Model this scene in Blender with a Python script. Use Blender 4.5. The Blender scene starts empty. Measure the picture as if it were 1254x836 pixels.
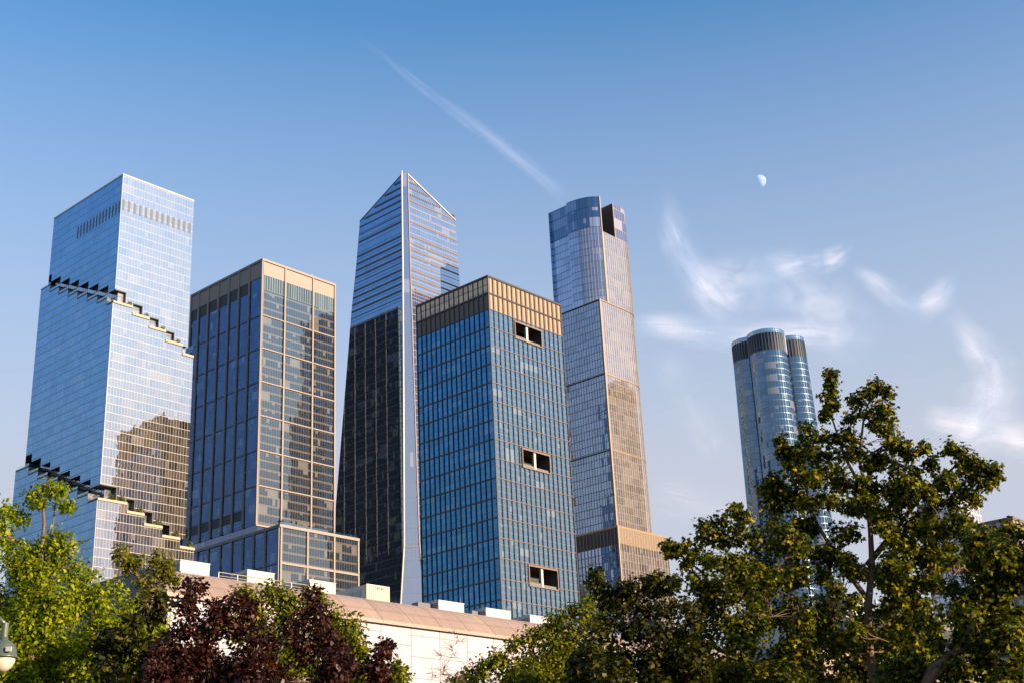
import bpy, math, random
import numpy as np
from mathutils import Vector, Matrix
random.seed(7); rng = np.random.default_rng(7)
S = bpy.context.scene
COL = S.collection
# ------------------------------------------------------------------ camera model
FPX, PITCH, ROLL, GRID = 1634.35, .375787, -.0493932, .72342336
CAM = np.array([0, 0, 1.7])
_F = np.array([0, math.cos(PITCH), math.sin(PITCH)]); _R0 = np.array([1., 0, 0]); _U0 = np.array([0, -math.sin(PITCH), math.cos(PITCH)])
_R = _R0*math.cos(ROLL)+_U0*math.sin(ROLL); _U = -_R0*math.sin(ROLL)+_U0*math.cos(ROLL)
GX = np.array([math.sin(GRID), math.cos(GRID), 0]); GY = np.array([-math.cos(GRID), math.sin(GRID), 0])
GROT = math.pi/2-GRID
def ray(x, y):
    d = _F*FPX+_R*(x-627)-_U*(y-418); return d/np.linalg.norm(d)
def at(x, y, dist):            # point seen at photo pixel (x, y), at this horizontal distance
    d = ray(x, y); return CAM+d*(dist/math.hypot(d[0], d[1]))
def atz(x, y, z):
    d = ray(x, y); return CAM+d*((z-CAM[2])/d[2])
def local_on(o, x, y, off, axis):   # point on a vertical plane of a grid-aligned building
    d = ray(x, y); A = GY if axis == 'R' else GX
    t = ((o+A*off-CAM)@A)/(d@A); P = CAM+d*t-o
    return (float(P@GX), float(P@GY), float(P[2]))

cd = bpy.data.cameras.new('camera'); co = bpy.data.objects.new('camera', cd); COL.objects.link(co); S.camera = co
cd.sensor_width = 36; cd.lens = FPX*36/1254; cd.clip_start = .1; cd.clip_end = 60000
co.matrix_world = Matrix(((_R[0], _U[0], -_F[0], CAM[0]), (_R[1], _U[1], -_F[1], CAM[1]), (_R[2], _U[2], -_F[2], CAM[2]), (0, 0, 0, 1)))

# ------------------------------------------------------------------ sun, sky
SUN_AZ, SUN_EL = math.radians(116), math.radians(13)
w = bpy.data.worlds.new('World'); S.world = w; w.use_nodes = True
nt = w.node_tree; bg = nt.nodes['Background']
sky = nt.nodes.new('ShaderNodeTexSky'); sky.sky_type = 'NISHITA'; sky.sun_disc = False
sky.sun_elevation = SUN_EL; sky.sun_rotation = SUN_AZ; sky.air_density = 1.0; sky.dust_density = 1.0; sky.ozone_density = 4.0
# summer haze: the sky pales toward the horizon
_tc = nt.nodes.new('ShaderNodeTexCoord'); _sx = nt.nodes.new('ShaderNodeSeparateXYZ'); nt.links.new(_tc.outputs['Generated'], _sx.inputs[0])
_mr = nt.nodes.new('ShaderNodeMapRange'); nt.links.new(_sx.outputs[2], _mr.inputs[0])
for _i, _v in ((1, .58), (2, .26), (3, 0), (4, .97)): _mr.inputs[_i].default_value = _v
_mx = nt.nodes.new('ShaderNodeMix'); _mx.data_type = 'RGBA'; nt.links.new(_mr.outputs[0], _mx.inputs[0]); _tn = nt.nodes.new('ShaderNodeVectorMath'); _tn.operation = 'MULTIPLY'; _tn.inputs[1].default_value = (.78, 1.04, 1.06); nt.links.new(sky.outputs[0], _tn.inputs[0]); nt.links.new(_tn.outputs[0], _mx.inputs[6]); _mx.inputs[7].default_value = (2.1, 2.22, 2.58, 1)
nt.links.new(_mx.outputs[2], bg.inputs[0]); bg.inputs[1].default_value = .13
SUNV = Vector((math.sin(SUN_AZ)*math.cos(SUN_EL), math.cos(SUN_AZ)*math.cos(SUN_EL), math.sin(SUN_EL)))
sl = bpy.data.lights.new('sun', 'SUN'); sl.energy = 4.6; sl.angle = math.radians(.5); sl.color = (1, .77, .54)
so = bpy.data.objects.new('sun', sl); COL.objects.link(so); so.rotation_euler = SUNV.to_track_quat('Z', 'Y').to_euler()
S.view_settings.view_transform = 'Standard'; S.view_settings.look = 'None'; S.view_settings.exposure = 1.1; S.view_settings.gamma = 1
S.render.engine = 'CYCLES'
c = S.cycles; c.use_denoising = True; c.max_bounces = 8; c.diffuse_bounces = 3; c.glossy_bounces = 4; c.transparent_max_bounces = 16
c.caustics_reflective = False; c.caustics_refractive = False; c.sample_clamp_indirect = 6; c.use_adaptive_sampling = True; c.adaptive_threshold = .015

# ------------------------------------------------------------------ helpers
def tag(o, label=None, cat=None, group=None, kind=None):
    if label: o['label'] = label
    if cat: o['category'] = cat
    if group: o['group'] = group
    if kind: o['kind'] = kind
    return o
def empty(name, loc, rz=0, **k):
    o = bpy.data.objects.new(name, None); COL.objects.link(o); o.location = loc; o.rotation_euler = (0, 0, rz)
    o.empty_display_size = 1; return tag(o, **k)
class MB:
    def __init__(s): s.v = []; s.f = []; s.uv = []
    def face(s, pts, uvs=None):
        b = len(s.v); s.v += [tuple(p) for p in pts]; s.f.append(tuple(range(b, b+len(pts))))
        if uvs is None:
            a, bb, cc = (Vector(p) for p in pts[:3]); n = (bb-a).cross(cc-a)
            if abs(n.z) > max(abs(n.x), abs(n.y)): uvs = [(p[0], p[1]) for p in pts]
            elif abs(n.x) > abs(n.y): uvs = [(p[1], p[2]) for p in pts]
            else: uvs = [(p[0], p[2]) for p in pts]
        s.uv += list(uvs)
    def box(s, x0, x1, y0, y1, z0, z1):
        x0, x1 = sorted((x0, x1)); y0, y1 = sorted((y0, y1)); z0, z1 = sorted((z0, z1))
        P = lambda i, j, k: ((x0, x1)[i], (y0, y1)[j], (z0, z1)[k])
        for q in (((0,0,0),(0,1,0),(1,1,0),(1,0,0)), ((0,0,1),(1,0,1),(1,1,1),(0,1,1)), ((0,0,0),(1,0,0),(1,0,1),(0,0,1)),
                  ((1,0,0),(1,1,0),(1,1,1),(1,0,1)), ((1,1,0),(0,1,0),(0,1,1),(1,1,1)), ((0,1,0),(0,0,0),(0,0,1),(0,1,1))):
            s.face([P(*t) for t in q])
        return s
    def prism(s, poly, z0, z1, top=True, bottom=False, scale=None, cen=(0, 0), closed=True, u0=0):
        # poly counter-clockwise seen from above; scale: factor at z0
        def sc(p, k): return (cen[0]+(p[0]-cen[0])*k, cen[1]+(p[1]-cen[1])*k)
        k0 = scale[0] if scale else 1; k1 = scale[1] if scale else 1
        u = u0; n = len(poly)
        for i in range(n if closed else n-1):
            a, b = poly[i], poly[(i+1) % n]; L = math.hypot(b[0]-a[0], b[1]-a[1])
            a0, b0, a1, b1 = sc(a, k0), sc(b, k0), sc(a, k1), sc(b, k1)
            s.face([(*a0, z0), (*b0, z0), (*b1, z1), (*a1, z1)], [(u, z0), (u+L, z0), (u+L, z1), (u, z1)]); u += L
        if top: s.face([(*sc(p, k1), z1) for p in poly])
        if bottom: s.face([(*sc(p, k0), z0) for p in reversed(poly)])
        return s
    def tube(s, pts, rad, n=8, cap=True):
        rings = []
        for i, p in enumerate(pts):
            p = Vector(p); a = Vector(pts[max(0, i-1)]); b = Vector(pts[min(len(pts)-1, i+1)]); d = (b-a).normalized()
            x = d.orthogonal().normalized(); y = d.cross(x); r = rad[i] if hasattr(rad, '__len__') else rad
            base = len(s.v)
            for k in range(n):
                t = 2*math.pi*k/n; s.v.append(tuple(p+x*(r*math.cos(t))+y*(r*math.sin(t))))
            rings.append(base)
        for i in range(len(rings)-1):
            for k in range(n):
                a, b = rings[i]+k, rings[i]+(k+1) % n; c_, d_ = rings[i+1]+(k+1) % n, rings[i+1]+k
                s.f.append((a, b, c_, d_)); s.uv += [(0, 0)]*4
        if cap:
            s.f.append(tuple(rings[-1]+k for k in range(n))); s.uv += [(0, 0)]*n
            s.f.append(tuple(rings[0]+k for k in reversed(range(n)))); s.uv += [(0, 0)]*n
        return s
    def lathe(s, prof, cx, cy, n=24, smooth=True):
        base = len(s.v)
        for r, z in prof:
            for k in range(n):
                t = 2*math.pi*k/n; s.v.append((cx+r*math.cos(t), cy+r*math.sin(t), z))
        for i in range(len(prof)-1):
            for k in range(n):
                a = base+i*n+k; b = base+i*n+(k+1) % n
                s.f.append((a, b, b+n, a+n)); s.uv += [(0, 0)]*4
        return s
    def build(s, name, mat, parent=None, smooth=False):
        me = bpy.data.meshes.new(name); me.from_pydata(s.v, [], s.f)
        ul = me.uv_layers.new(name='UVMap'); ul.data.foreach_set('uv', np.array(s.uv, dtype=np.float32).ravel())
        me.materials.append(mat)
        if smooth: me.polygons.foreach_set('use_smooth', [True]*len(me.polygons))
        me.update(); o = bpy.data.objects.new(name, me); COL.objects.link(o)
        if parent: o.parent = parent
        return o

# ------------------------------------------------------------------ materials
def newmat(name):
    m = bpy.data.materials.new(name); m.use_nodes = True; n = m.node_tree; n.nodes.clear()
    out = n.nodes.new('ShaderNodeOutputMaterial'); return m, n, out
class G:          # tiny node helper
    def __init__(s, t): s.t = t
    def n(s, typ, **k):
        nd = s.t.nodes.new(typ)
        for a, b in k.items(): setattr(nd, a, b)
        return nd
    def put(s, sock, v):
        if isinstance(v, bpy.types.NodeSocket): s.t.links.new(v, sock)
        elif v is not None:
            if hasattr(sock.default_value, '__len__') and len(sock.default_value) == 4 and len(v) == 3: v = (*v, 1)
            sock.default_value = v
    def m(s, op, a, b=None, c=None):
        nd = s.n('ShaderNodeMath', operation=op); s.put(nd.inputs[0], a)
        if b is not None: s.put(nd.inputs[1], b)
        if c is not None: s.put(nd.inputs[2], c)
        return nd.outputs[0]
    def mix(s, f, a, b):
        nd = s.n('ShaderNodeMix', data_type='RGBA'); s.put(nd.inputs[0], f); s.put(nd.inputs[6], a); s.put(nd.inputs[7], b); return nd.outputs[2]
    def mixs(s, f, a, b):
        nd = s.n('ShaderNodeMixShader'); s.put(nd.inputs[0], f); s.t.links.new(a, nd.inputs[1]); s.t.links.new(b, nd.inputs[2]); return nd.outputs[0]
def plain(name, col, rough=.6, metal=0, var=.12, scale=1.5, bump=0, coord='Object'):
    m, t, out = newmat(name); g = G(t)
    tc = g.n('ShaderNodeTexCoord'); nz = g.n('ShaderNodeTexNoise'); t.links.new(tc.outputs[coord], nz.inputs['Vector'])
    nz.inputs['Scale'].default_value = scale; nz.inputs['Detail'].default_value = 6
    k = g.m('MULTIPLY_ADD', nz.outputs[0], 2*var, 1-var)
    v = g.n('ShaderNodeVectorMath', operation='SCALE'); v.inputs[0].default_value = col; t.links.new(k, v.inputs['Scale'])
    p = g.n('ShaderNodeBsdfPrincipled'); t.links.new(v.outputs[0], p.inputs['Base Color']); p.inputs['Roughness'].default_value = rough; p.inputs['Metallic'].default_value = metal
    if bump:
        b = g.n('ShaderNodeBump'); b.inputs['Strength'].default_value = bump; t.links.new(nz.outputs[0], b.inputs['Height']); t.links.new(b.outputs[0], p.inputs['Normal'])
    t.links.new(p.outputs[0], out.inputs[0]); return m
def facade(name, du, dv, u0=0, v0=0, mu=.1, mv=.2, frame=(.3,.3,.32), frough=.4, fmetal=.3, tint=(.75,.85,1), refl=.55, rough=.02,
           dark=(.02,.03,.045), light=(.4,.4,.42), fl=.1, tilt=.012, sp=0, spc=(.2,.2,.22), sprefl=.25, wave=.004, jit=.25, slab=0, slabc=(.4,.33,.25), litside=None):
    """curtain wall: panes du x dv metres, mullions mu / mv, each pane with its own slight tilt, tint and blind"""
    m, t, out = newmat(name); g = G(t)
    uv = g.n('ShaderNodeUVMap'); sx = g.n('ShaderNodeSeparateXYZ'); t.links.new(uv.outputs[0], sx.inputs[0])
    a = g.m('DIVIDE', g.m('SUBTRACT', sx.outputs[0], u0-500*du), du); b = g.m('DIVIDE', g.m('SUBTRACT', sx.outputs[1], v0-100*dv), dv)
    fa, fb, ia, ib = g.m('FRACT', a), g.m('FRACT', b), g.m('FLOOR', a), g.m('FLOOR', b)
    lu = g.m('LESS_THAN', fa, mu/du); lv = g.m('LESS_THAN', fb, mv/dv); line = g.m('MAXIMUM', lu, lv)
    geo = g.n('ShaderNodeNewGeometry')
    cm = g.n('ShaderNodeCombineXYZ'); t.links.new(ia, cm.inputs[0]); t.links.new(ib, cm.inputs[1])
    wn = g.n('ShaderNodeTexWhiteNoise', noise_dimensions='3D'); t.links.new(cm.outputs[0], wn.inputs['Vector'])
    cm2 = g.n('ShaderNodeCombineXYZ'); t.links.new(g.m('FLOOR', g.m('DIVIDE', ia, 4)), cm2.inputs[0]); t.links.new(ib, cm2.inputs[1]); cm2.inputs[2].default_value = 3.3
    wn2 = g.n('ShaderNodeTexWhiteNoise', noise_dimensions='3D'); t.links.new(cm2.outputs[0], wn2.inputs['Vector'])
    # normal: per pane tilt + slow waviness
    ctr = g.n('ShaderNodeVectorMath', operation='SUBTRACT'); t.links.new(wn.outputs['Color'], ctr.inputs[0]); ctr.inputs[1].default_value = (.5, .5, .5)
    sc = g.n('ShaderNodeVectorMath', operation='SCALE'); t.links.new(ctr.outputs[0], sc.inputs[0]); sc.inputs['Scale'].default_value = tilt
    nz = g.n('ShaderNodeTexNoise'); nz.inputs['Scale'].default_value = .35; t.links.new(geo.outputs['Position'], nz.inputs['Vector'])
    c2 = g.n('ShaderNodeVectorMath', operation='SUBTRACT'); t.links.new(nz.outputs['Color'], c2.inputs[0]); c2.inputs[1].default_value = (.5, .5, .5)
    s2 = g.n('ShaderNodeVectorMath', operation='SCALE'); t.links.new(c2.outputs[0], s2.inputs[0]); s2.inputs['Scale'].default_value = wave*4
    ad = g.n('ShaderNodeVectorMath', operation='ADD'); t.links.new(sc.outputs[0], ad.inputs[0]); t.links.new(s2.outputs[0], ad.inputs[1])
    ad2 = g.n('ShaderNodeVectorMath', operation='ADD'); t.links.new(ad.outputs[0], ad2.inputs[0]); t.links.new(geo.outputs['Normal'], ad2.inputs[1])
    nm = g.n('ShaderNodeVectorMath', operation='NORMALIZE'); t.links.new(ad2.outputs[0], nm.inputs[0])
    # interior: dark room, lowered blinds, optional ceiling slab line
    r1 = wn.outputs['Value']; r2 = wn2.outputs['Value']
    blind = g.m('LESS_THAN', r1, fl); grp = g.m('LESS_THAN', r2, fl*.9); bl = g.m('MAXIMUM', blind, grp)
    hgt = g.m('GREATER_THAN', fb, g.m('MULTIPLY', r2, .8)); bl = g.m('MULTIPLY', bl, hgt)
    darkv = g.n('ShaderNodeVectorMath', operation='SCALE'); darkv.inputs[0].default_value = dark
    t.links.new(g.m('MULTIPLY_ADD', g.m('ADD', r1, r2), 1.0, .3), darkv.inputs['Scale'])
    icol = g.mix(bl, darkv.outputs[0], light)
    if slab: icol = g.mix(g.m('GREATER_THAN', fb, 1-slab), icol, slabc)
    dif = g.n('ShaderNodeBsdfDiffuse'); g.put(dif.inputs[0], icol)
    gl = g.n('ShaderNodeBsdfGlossy'); gl.inputs['Roughness'].default_value = rough; t.links.new(nm.outputs[0], gl.inputs['Normal'])
    tv = g.n('ShaderNodeVectorMath', operation='SCALE'); tv.inputs[0].default_value = tint; t.links.new(g.m('MULTIPLY_ADD', g.m('MULTIPLY', g.m('ADD', r1, r2), .5), -jit, 1.0), tv.inputs['Scale'])
    t.links.new(tv.outputs[0], gl.inputs[0])
    fr = g.n('ShaderNodeFresnel'); fr.inputs[0].default_value = 1.45
    fac = g.m('MULTIPLY_ADD', fr.outputs[0], 1-refl, refl); fac = g.m('MULTIPLY', fac, g.m('SUBTRACT', 1.0, g.m('MULTIPLY', bl, .15)))
    glass = g.mixs(fac, dif.outputs[0], gl.outputs[0])
    if sp:
        sd = g.n('ShaderNodeBsdfDiffuse'); g.put(sd.inputs[0], spc)
        spn = g.mixs(sprefl, sd.outputs[0], gl.outputs[0]); glass = g.mixs(g.m('LESS_THAN', fb, sp), glass, spn)
    f = g.n('ShaderNodeBsdfPrincipled'); g.put(f.inputs['Base Color'], frame); f.inputs['Roughness'].default_value = frough; f.inputs['Metallic'].default_value = fmetal
    t.links.new(g.mixs(line, glass, f.outputs[0]), out.inputs[0]); return m
def stripes(name, du, duty, c1, c2, rough=.5, metal=0, dv=0, mv=.1, axis=0):
    m, t, out = newmat(name); g = G(t)
    uv = g.n('ShaderNodeUVMap'); sx = g.n('ShaderNodeSeparateXYZ'); t.links.new(uv.outputs[0], sx.inputs[0])
    f = g.m('LESS_THAN', g.m('FRACT', g.m('DIVIDE', g.m('ADD', sx.outputs[axis], 1000), du)), duty)
    if dv: f = g.m('MAXIMUM', f, g.m('LESS_THAN', g.m('FRACT', g.m('DIVIDE', g.m('ADD', sx.outputs[1-axis], 1000), dv)), mv/dv))
    p = g.n('ShaderNodeBsdfPrincipled'); t.links.new(g.mix(f, c2, c1), p.inputs['Base Color']); p.inputs['Roughness'].default_value = rough; p.inputs['Metallic'].default_value = metal
    t.links.new(p.outputs[0], out.inputs[0]); return m

M = {}
M['black'] = plain('dark_opening', (.008,.009,.012), .7)
M['dark_metal'] = plain('dark_metal', (.035,.033,.035), .4, .4)
M['stone'] = plain('pale_limestone', (.31,.265,.24), .75, 0, .06, .2)
M['bronze'] = plain('bronze_metal', (.42,.28,.17), .38, .6)
M['white_metal'] = plain('white_metal', (.47,.455,.43), .5, 0, .06)
M['soffit'] = plain('soffit', (.075,.08,.09), .6)
M['tan'] = plain('tan_ledge', (.46,.35,.24), .7)
M['bark'] = plain('bark', (.16,.10,.065), .9, 0, .4, 18, .4)
M['bark_pale'] = plain('pale_bark', (.2,.13,.08), .9, 0, .3, 18, .3)
M['roofing'] = plain('roofing', (.16,.16,.17), .8)
M['sp_L'] = facade('spiral_glass_shade_face', 1.5, 4.05, u0=0, v0=248.2, mu=.13, mv=.42, frame=(.16,.25,.34), fmetal=.2, tint=(.30,.58,.90), refl=.62, dark=(.01,.03,.06), light=(.25,.25,.25), fl=.03, tilt=.010, jit=.22)  # shade-face copy: deep blue sky reflection put into the tint
M['sp_R'] = facade('spiral_glass_sun_face', 1.5, 4.05, u0=0, v0=248.2, mu=.09, mv=.2, frame=(.30,.29,.28), fmetal=.1, tint=(.88,.88,.93), refl=.7, dark=(.13,.105,.08), light=(.3,.26,.22), fl=.02, tilt=.008, jit=.07)  # sun-face copy: bright tint, beige interior imitating a reflected building
M['sp_core'] = facade('terrace_glazing', 2, 4.05, v0=248.2, mu=.22, mv=.3, frame=(.03,.03,.03), tint=(.6,.75,.9), refl=.6, dark=(.2,.2,.2), light=(.45,.38,.28), fl=.3)
M['b2_L'] = facade('office_glass_shade_face', 1.5, 4.45, u0=0, v0=161.4, mu=.1, mv=.18, frame=(.10,.12,.16), tint=(.13,.25,.5), refl=.5, dark=(.004,.008,.02), light=(.3,.36,.45), fl=.05, tilt=.012, jit=.3)  # shaded side of the office glass: reflected blue put into the tint
M['b2_sidepier'] = plain('side_pier_warm_light', (.36,.21,.12), .6)  # stone piers coloured for warm low light, as mirrored in the tall tower
M['b2_side'] = facade('office_side_glass_dimmed', 1.5, 4.45, u0=0, v0=161.4, mu=.1, mv=.7, frame=(.11,.08,.06), tint=(.16,.16,.2), refl=.15, dark=(.03,.02,.014), light=(.2,.15,.1), fl=.05)  # brown tone painted in for the dim reflection on the tall tower
M['b2_R'] = facade('office_glass_sun_face', 1.55, 4.45, u0=0, v0=161.4, mu=.09, mv=.12, frame=(.1,.1,.095), tint=(.5,.56,.58), refl=.52, dark=(.018,.02,.022), light=(.2,.19,.15), fl=.08, tilt=.012, jit=.3, slab=.17, slabc=(.19,.15,.10))  # sunny side of the office glass, sunlit ceiling lines painted in
M['b2_slats_L'] = stripes('crown_louvers', 1.2, .2, (.18,.16,.14), (.30,.26,.23), .7)
M['b2_slats_R'] = stripes('crown_panels', 1.5, .12, (.21,.175,.155), (.30,.25,.22), .6)
M['b2_dark'] = stripes('dark_louvers', .45, .4, (.015,.015,.018), (.035,.036,.042), .6, axis=1)
M['k_L'] = facade('blue_tower_glass_shade_face', 1.475, 2.757, u0=0, v0=224.6, mu=.07, mv=.12, frame=(.02,.04,.07), tint=(.09,.38,.74), refl=.6, dark=(.003,.012,.03), light=(.2,.24,.3), fl=.05, tilt=.012, jit=.35)  # left-face copy, shade and sky blue put into tint and frame
M['k_R'] = facade('blue_tower_glass_sun_face', 1.5, 2.757, u0=0, v0=224.6, mu=.08, mv=.14, frame=(.16,.2,.23), tint=(.62,.86,1.0), refl=.62, dark=(.03,.05,.07), light=(.2,.23,.24), fl=.025, tilt=.015, jit=.3)  # right-face copy of that glass, sunlight put into a paler tint
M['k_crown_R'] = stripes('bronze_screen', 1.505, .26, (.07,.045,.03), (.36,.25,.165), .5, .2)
M['k_crown_L'] = stripes('bronze_screen_shade_face', 2.95, .1, (.05,.045,.04), (.13,.115,.105), .6, 0)  # same crown screens, shade of the left face put into the colour
M['k_crown_top'] = facade('crown_glazing', 1.475, 3.9, v0=232, mu=.2, mv=.3, frame=(.04,.035,.03), tint=(.8,.75,.7), refl=.25, dark=(.45,.25,.12), light=(.95,.6,.3), fl=.6, tilt=.03)  # warm interior colours stand in for sunlit screens seen through the glass
M['m_L'] = facade('tall_tower_glass_shade_face', 1.5, 4.28, u0=0, v0=370.3, mu=.07, mv=.3, frame=(.02,.05,.09), tint=(.30,.53,.86), refl=.6, dark=(.006,.015,.03), light=(.15,.2,.27), fl=.06, tilt=.004, wave=.0008, jit=.2)  # tint and frame darkened for the face away from the sun
M['m_R'] = facade('tall_tower_glass_sun_face', 1.5, 4.28, u0=0, v0=370.3, mu=.08, mv=.25, frame=(.27,.265,.27), tint=(.74,.79,.9), refl=.66, dark=(.06,.07,.1), light=(.25,.24,.25), fl=.03, tilt=.008, jit=.08)  # same glass, tint and frame lightened for the face toward the sun
M['m_C'] = facade('chamfer_glass', 1.6, 8.56, u0=0, v0=370.3, mu=.1, mv=.3, frame=(.25,.27,.34), tint=(.72,.8,.95), refl=.68, dark=(.05,.06,.09), fl=.02, tilt=.008, jit=.1)
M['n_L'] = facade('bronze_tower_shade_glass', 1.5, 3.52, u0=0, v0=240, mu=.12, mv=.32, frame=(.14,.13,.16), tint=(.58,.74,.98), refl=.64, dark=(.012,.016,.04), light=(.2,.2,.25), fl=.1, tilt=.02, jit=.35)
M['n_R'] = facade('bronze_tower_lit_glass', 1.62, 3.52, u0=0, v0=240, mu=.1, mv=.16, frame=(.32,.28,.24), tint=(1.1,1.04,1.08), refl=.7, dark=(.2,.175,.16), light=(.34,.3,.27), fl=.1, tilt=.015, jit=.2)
M['n_crown'] = facade('bronze_tower_crown_glass', 1.5, 5.2, u0=0, v0=279, mu=.14, mv=.22, frame=(.03,.04,.06), tint=(.25,.42,.66), refl=.5, dark=(.01,.02,.04), light=(.3,.35,.5), fl=.15, tilt=.02)
M['n_notch'] = stripes('dark_notch_cladding', 1.5, .1, (.08,.07,.06), (.17,.14,.12), .6, 0, dv=3, mv=.2)
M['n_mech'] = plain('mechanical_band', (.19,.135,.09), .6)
M['n_mech_d'] = plain('mechanical_band_shade_face', (.05,.045,.045), .6)  # same band with the left face's shade put into its colour
M['q'] = facade('lobed_tower_glass', 1.5, 3.6, u0=0, v0=255.5, mu=.1, mv=.35, frame=(.16,.2,.26), tint=(.28,.43,.57), refl=.5, dark=(.005,.018,.04), light=(.22,.2,.17), fl=.07, tilt=.03, jit=.3)
M['q_rim'] = facade('lobed_tower_rim', 1.5, 4, u0=0, v0=275, mu=.1, mv=.1, frame=(.3,.38,.45), tint=(.6,.75,.9), refl=.5, dark=(.03,.06,.1), fl=0)
M['q_back'] = plain('louver_back', (.015,.022,.035), .6)
M['q_fin'] = plain('louver_fin', (.10,.14,.20), .5, .3)

# ------------------------------------------------------------------ ground
g_ = MB(); g_.face([(-9000,-9000,0),(9000,-9000,0),(9000,9000,0),(-9000,9000,0)])
tag(g_.build('ground', plain('ground_grass', (.06,.075,.035), .95, 0, .3, .02)), kind='structure')
g_ = MB(); P0 = atz(209, 725.6, 25); P0[2] = 0
rd = [P0+GX*a-GY*b for a, b in ((-400, 46), (500, 46), (500, 24), (-400, 24))]
g_.face([(p[0], p[1], .01) for p in rd]); tag(g_.build('road', plain('asphalt', (.05,.05,.052), .9)), kind='structure')
for b in (45.6, 24.4):
    k_ = MB(); a0 = P0-GX*400-GY*(b+.2); a1 = P0+GX*500-GY*(b+.2); b1 = P0+GX*500-GY*(b-.2); b0 = P0-GX*400-GY*(b-.2)
    k_.prism([(a0[0],a0[1]),(a1[0],a1[1]),(b1[0],b1[1]),(b0[0],b0[1])], 0, .14)
    tag(k_.build('kerb', plain('kerb_stone', (.35,.34,.32), .8)), kind='structure')

# ------------------------------------------------------------------ buildings
def tower(name, px, py, H, label, cat='skyscraper'):
    o = atz(px, py, H); o[2] = 0
    e = empty(name, tuple(o), GROT, label=label, cat=cat); return e, o
def strips(face, segs, plane, mb=None):      # staircase facade: columns (u0,u1,zlo,zhi)
    mb = mb or MB()
    for u0, u1, z0, z1 in segs:
        if face == 'L': mb.face([(plane, u1, z0), (plane, u0, z0), (plane, u0, z1), (plane, u1, z1)])
        else: mb.face([(u0, plane, z0), (u1, plane, z0), (u1, plane, z1), (u0, plane, z1)])
    return mb
# --- 1. stepped terrace tower
T1, O1 = tower('terraced_glass_tower', 151, 213.5, 314, 'square mirror glass skyscraper with two stepped bands of planted terraces, leftmost of the towers')
WL, WR = 62.0, 39.7
up_L = [(0,6.1,254.8),(6.1,14.9,258.8),(14.9,23.9,262.8),(23.9,32.8,266.8),(32.8,41.6,270.8),(41.6,50.4,274.7),(50.4,59.3,278.5),(59.3,WL,282.6)]
up_R = [(0,5.4,254.4),(5.4,9.6,248.3),(9.6,14.3,250.2),(14.3,18.7,245.0),(18.7,23.3,246.0),(23.3,27.8,241.1),(27.8,32,241.7),(32,WR,236.8)]
md_L = [(-1.8,3.5,247.8),(3.5,12.1,251.4),(12.1,21.3,255.5),(21.3,30.2,259.6),(30.2,39,263.6),(39,47.9,267.7),(47.9,56.6,271.8),(56.6,65.3,275.8)]
md_R = [(-1.8,8.2,247.8),(8.2,17.3,244.6),(17.3,26.3,240.7),(26.3,35.8,236.3),(35.8,42,232.1)]
mb_L = [(-1.8,6.4,162.8),(6.4,15.2,166.8),(15.2,24.2,170.7),(24.2,33.3,174.9),(33.3,42,178.9),(42,50.8,183),(50.8,59.5,187),(59.5,65.3,191)]
mb_R = [(-1.8,6,162.6),(6,11.3,156.8),(11.3,15.2,158.5),(15.2,20.4,152.9),(20.4,24.5,154.3),(24.5,29.8,148.6),(29.8,33.6,150),(33.6,42,144.8)]
lo_L = [(-4,3.9,155.8),(3.9,12.9,159.6),(12.9,21.7,163.7),(21.7,30.5,167.9),(30.5,39.8,172),(39.8,48.6,176.2),(48.6,57.5,180.3),(57.5,69.5,184.5)]
lo_R = [(-4,10.2,155.8),(10.2,19,152.3),(19,28.4,148.1),(28.4,37.7,144.3),(37.7,45.5,140.7)]
def near(segs, u):
    for s in segs:
        if s[0] <= u < s[1]: return s[2]
    return segs[-1][2]
def cols(lo, hi, top=None):
    br = sorted({x for s in lo for x in s[:2]} | ({x for s in hi for x in s[:2]} if hi else set()))
    a, b = lo[0][0], lo[-1][1]; br = [x for x in br if a <= x <= b]
    return [(u0, u1, near(lo, (u0+u1)/2), near(hi, (u0+u1)/2) if hi else top) for u0, u1 in zip(br, br[1:])]
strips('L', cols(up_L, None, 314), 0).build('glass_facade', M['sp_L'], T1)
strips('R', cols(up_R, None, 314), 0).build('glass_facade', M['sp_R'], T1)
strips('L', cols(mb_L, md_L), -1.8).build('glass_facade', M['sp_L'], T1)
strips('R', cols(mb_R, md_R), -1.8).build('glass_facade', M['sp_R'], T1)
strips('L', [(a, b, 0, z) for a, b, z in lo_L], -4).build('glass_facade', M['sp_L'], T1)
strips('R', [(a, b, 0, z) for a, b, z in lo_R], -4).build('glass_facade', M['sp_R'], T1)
b_ = MB(); b_.box(2.2, WR-.05, 1.3, WL-3, 150, 300); b_.build('terrace_glazing', M['sp_core'], T1)
b_ = MB()          # rear and far sides
for pl, a, z0, z1 in ((0, (WR, WL), 240, 314), (-1.8, (42, 65.3), 150, 238), (-4, (45.5, 69.5), 0, 140)):
    b_.face([(a[0], pl, z0), (a[0], a[1], z0), (a[0], a[1], z1), (a[0], pl, z1)]); b_.face([(a[0], a[1], z0), (pl, a[1], z0), (pl, a[1], z1), (a[0], a[1], z1)])
b_.face([(0,0,312.5),(WR,0,312.5),(WR,WL,312.5),(0,WL,312.5)])
b_.build('rear_facade', M['sp_L'], T1)
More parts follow.
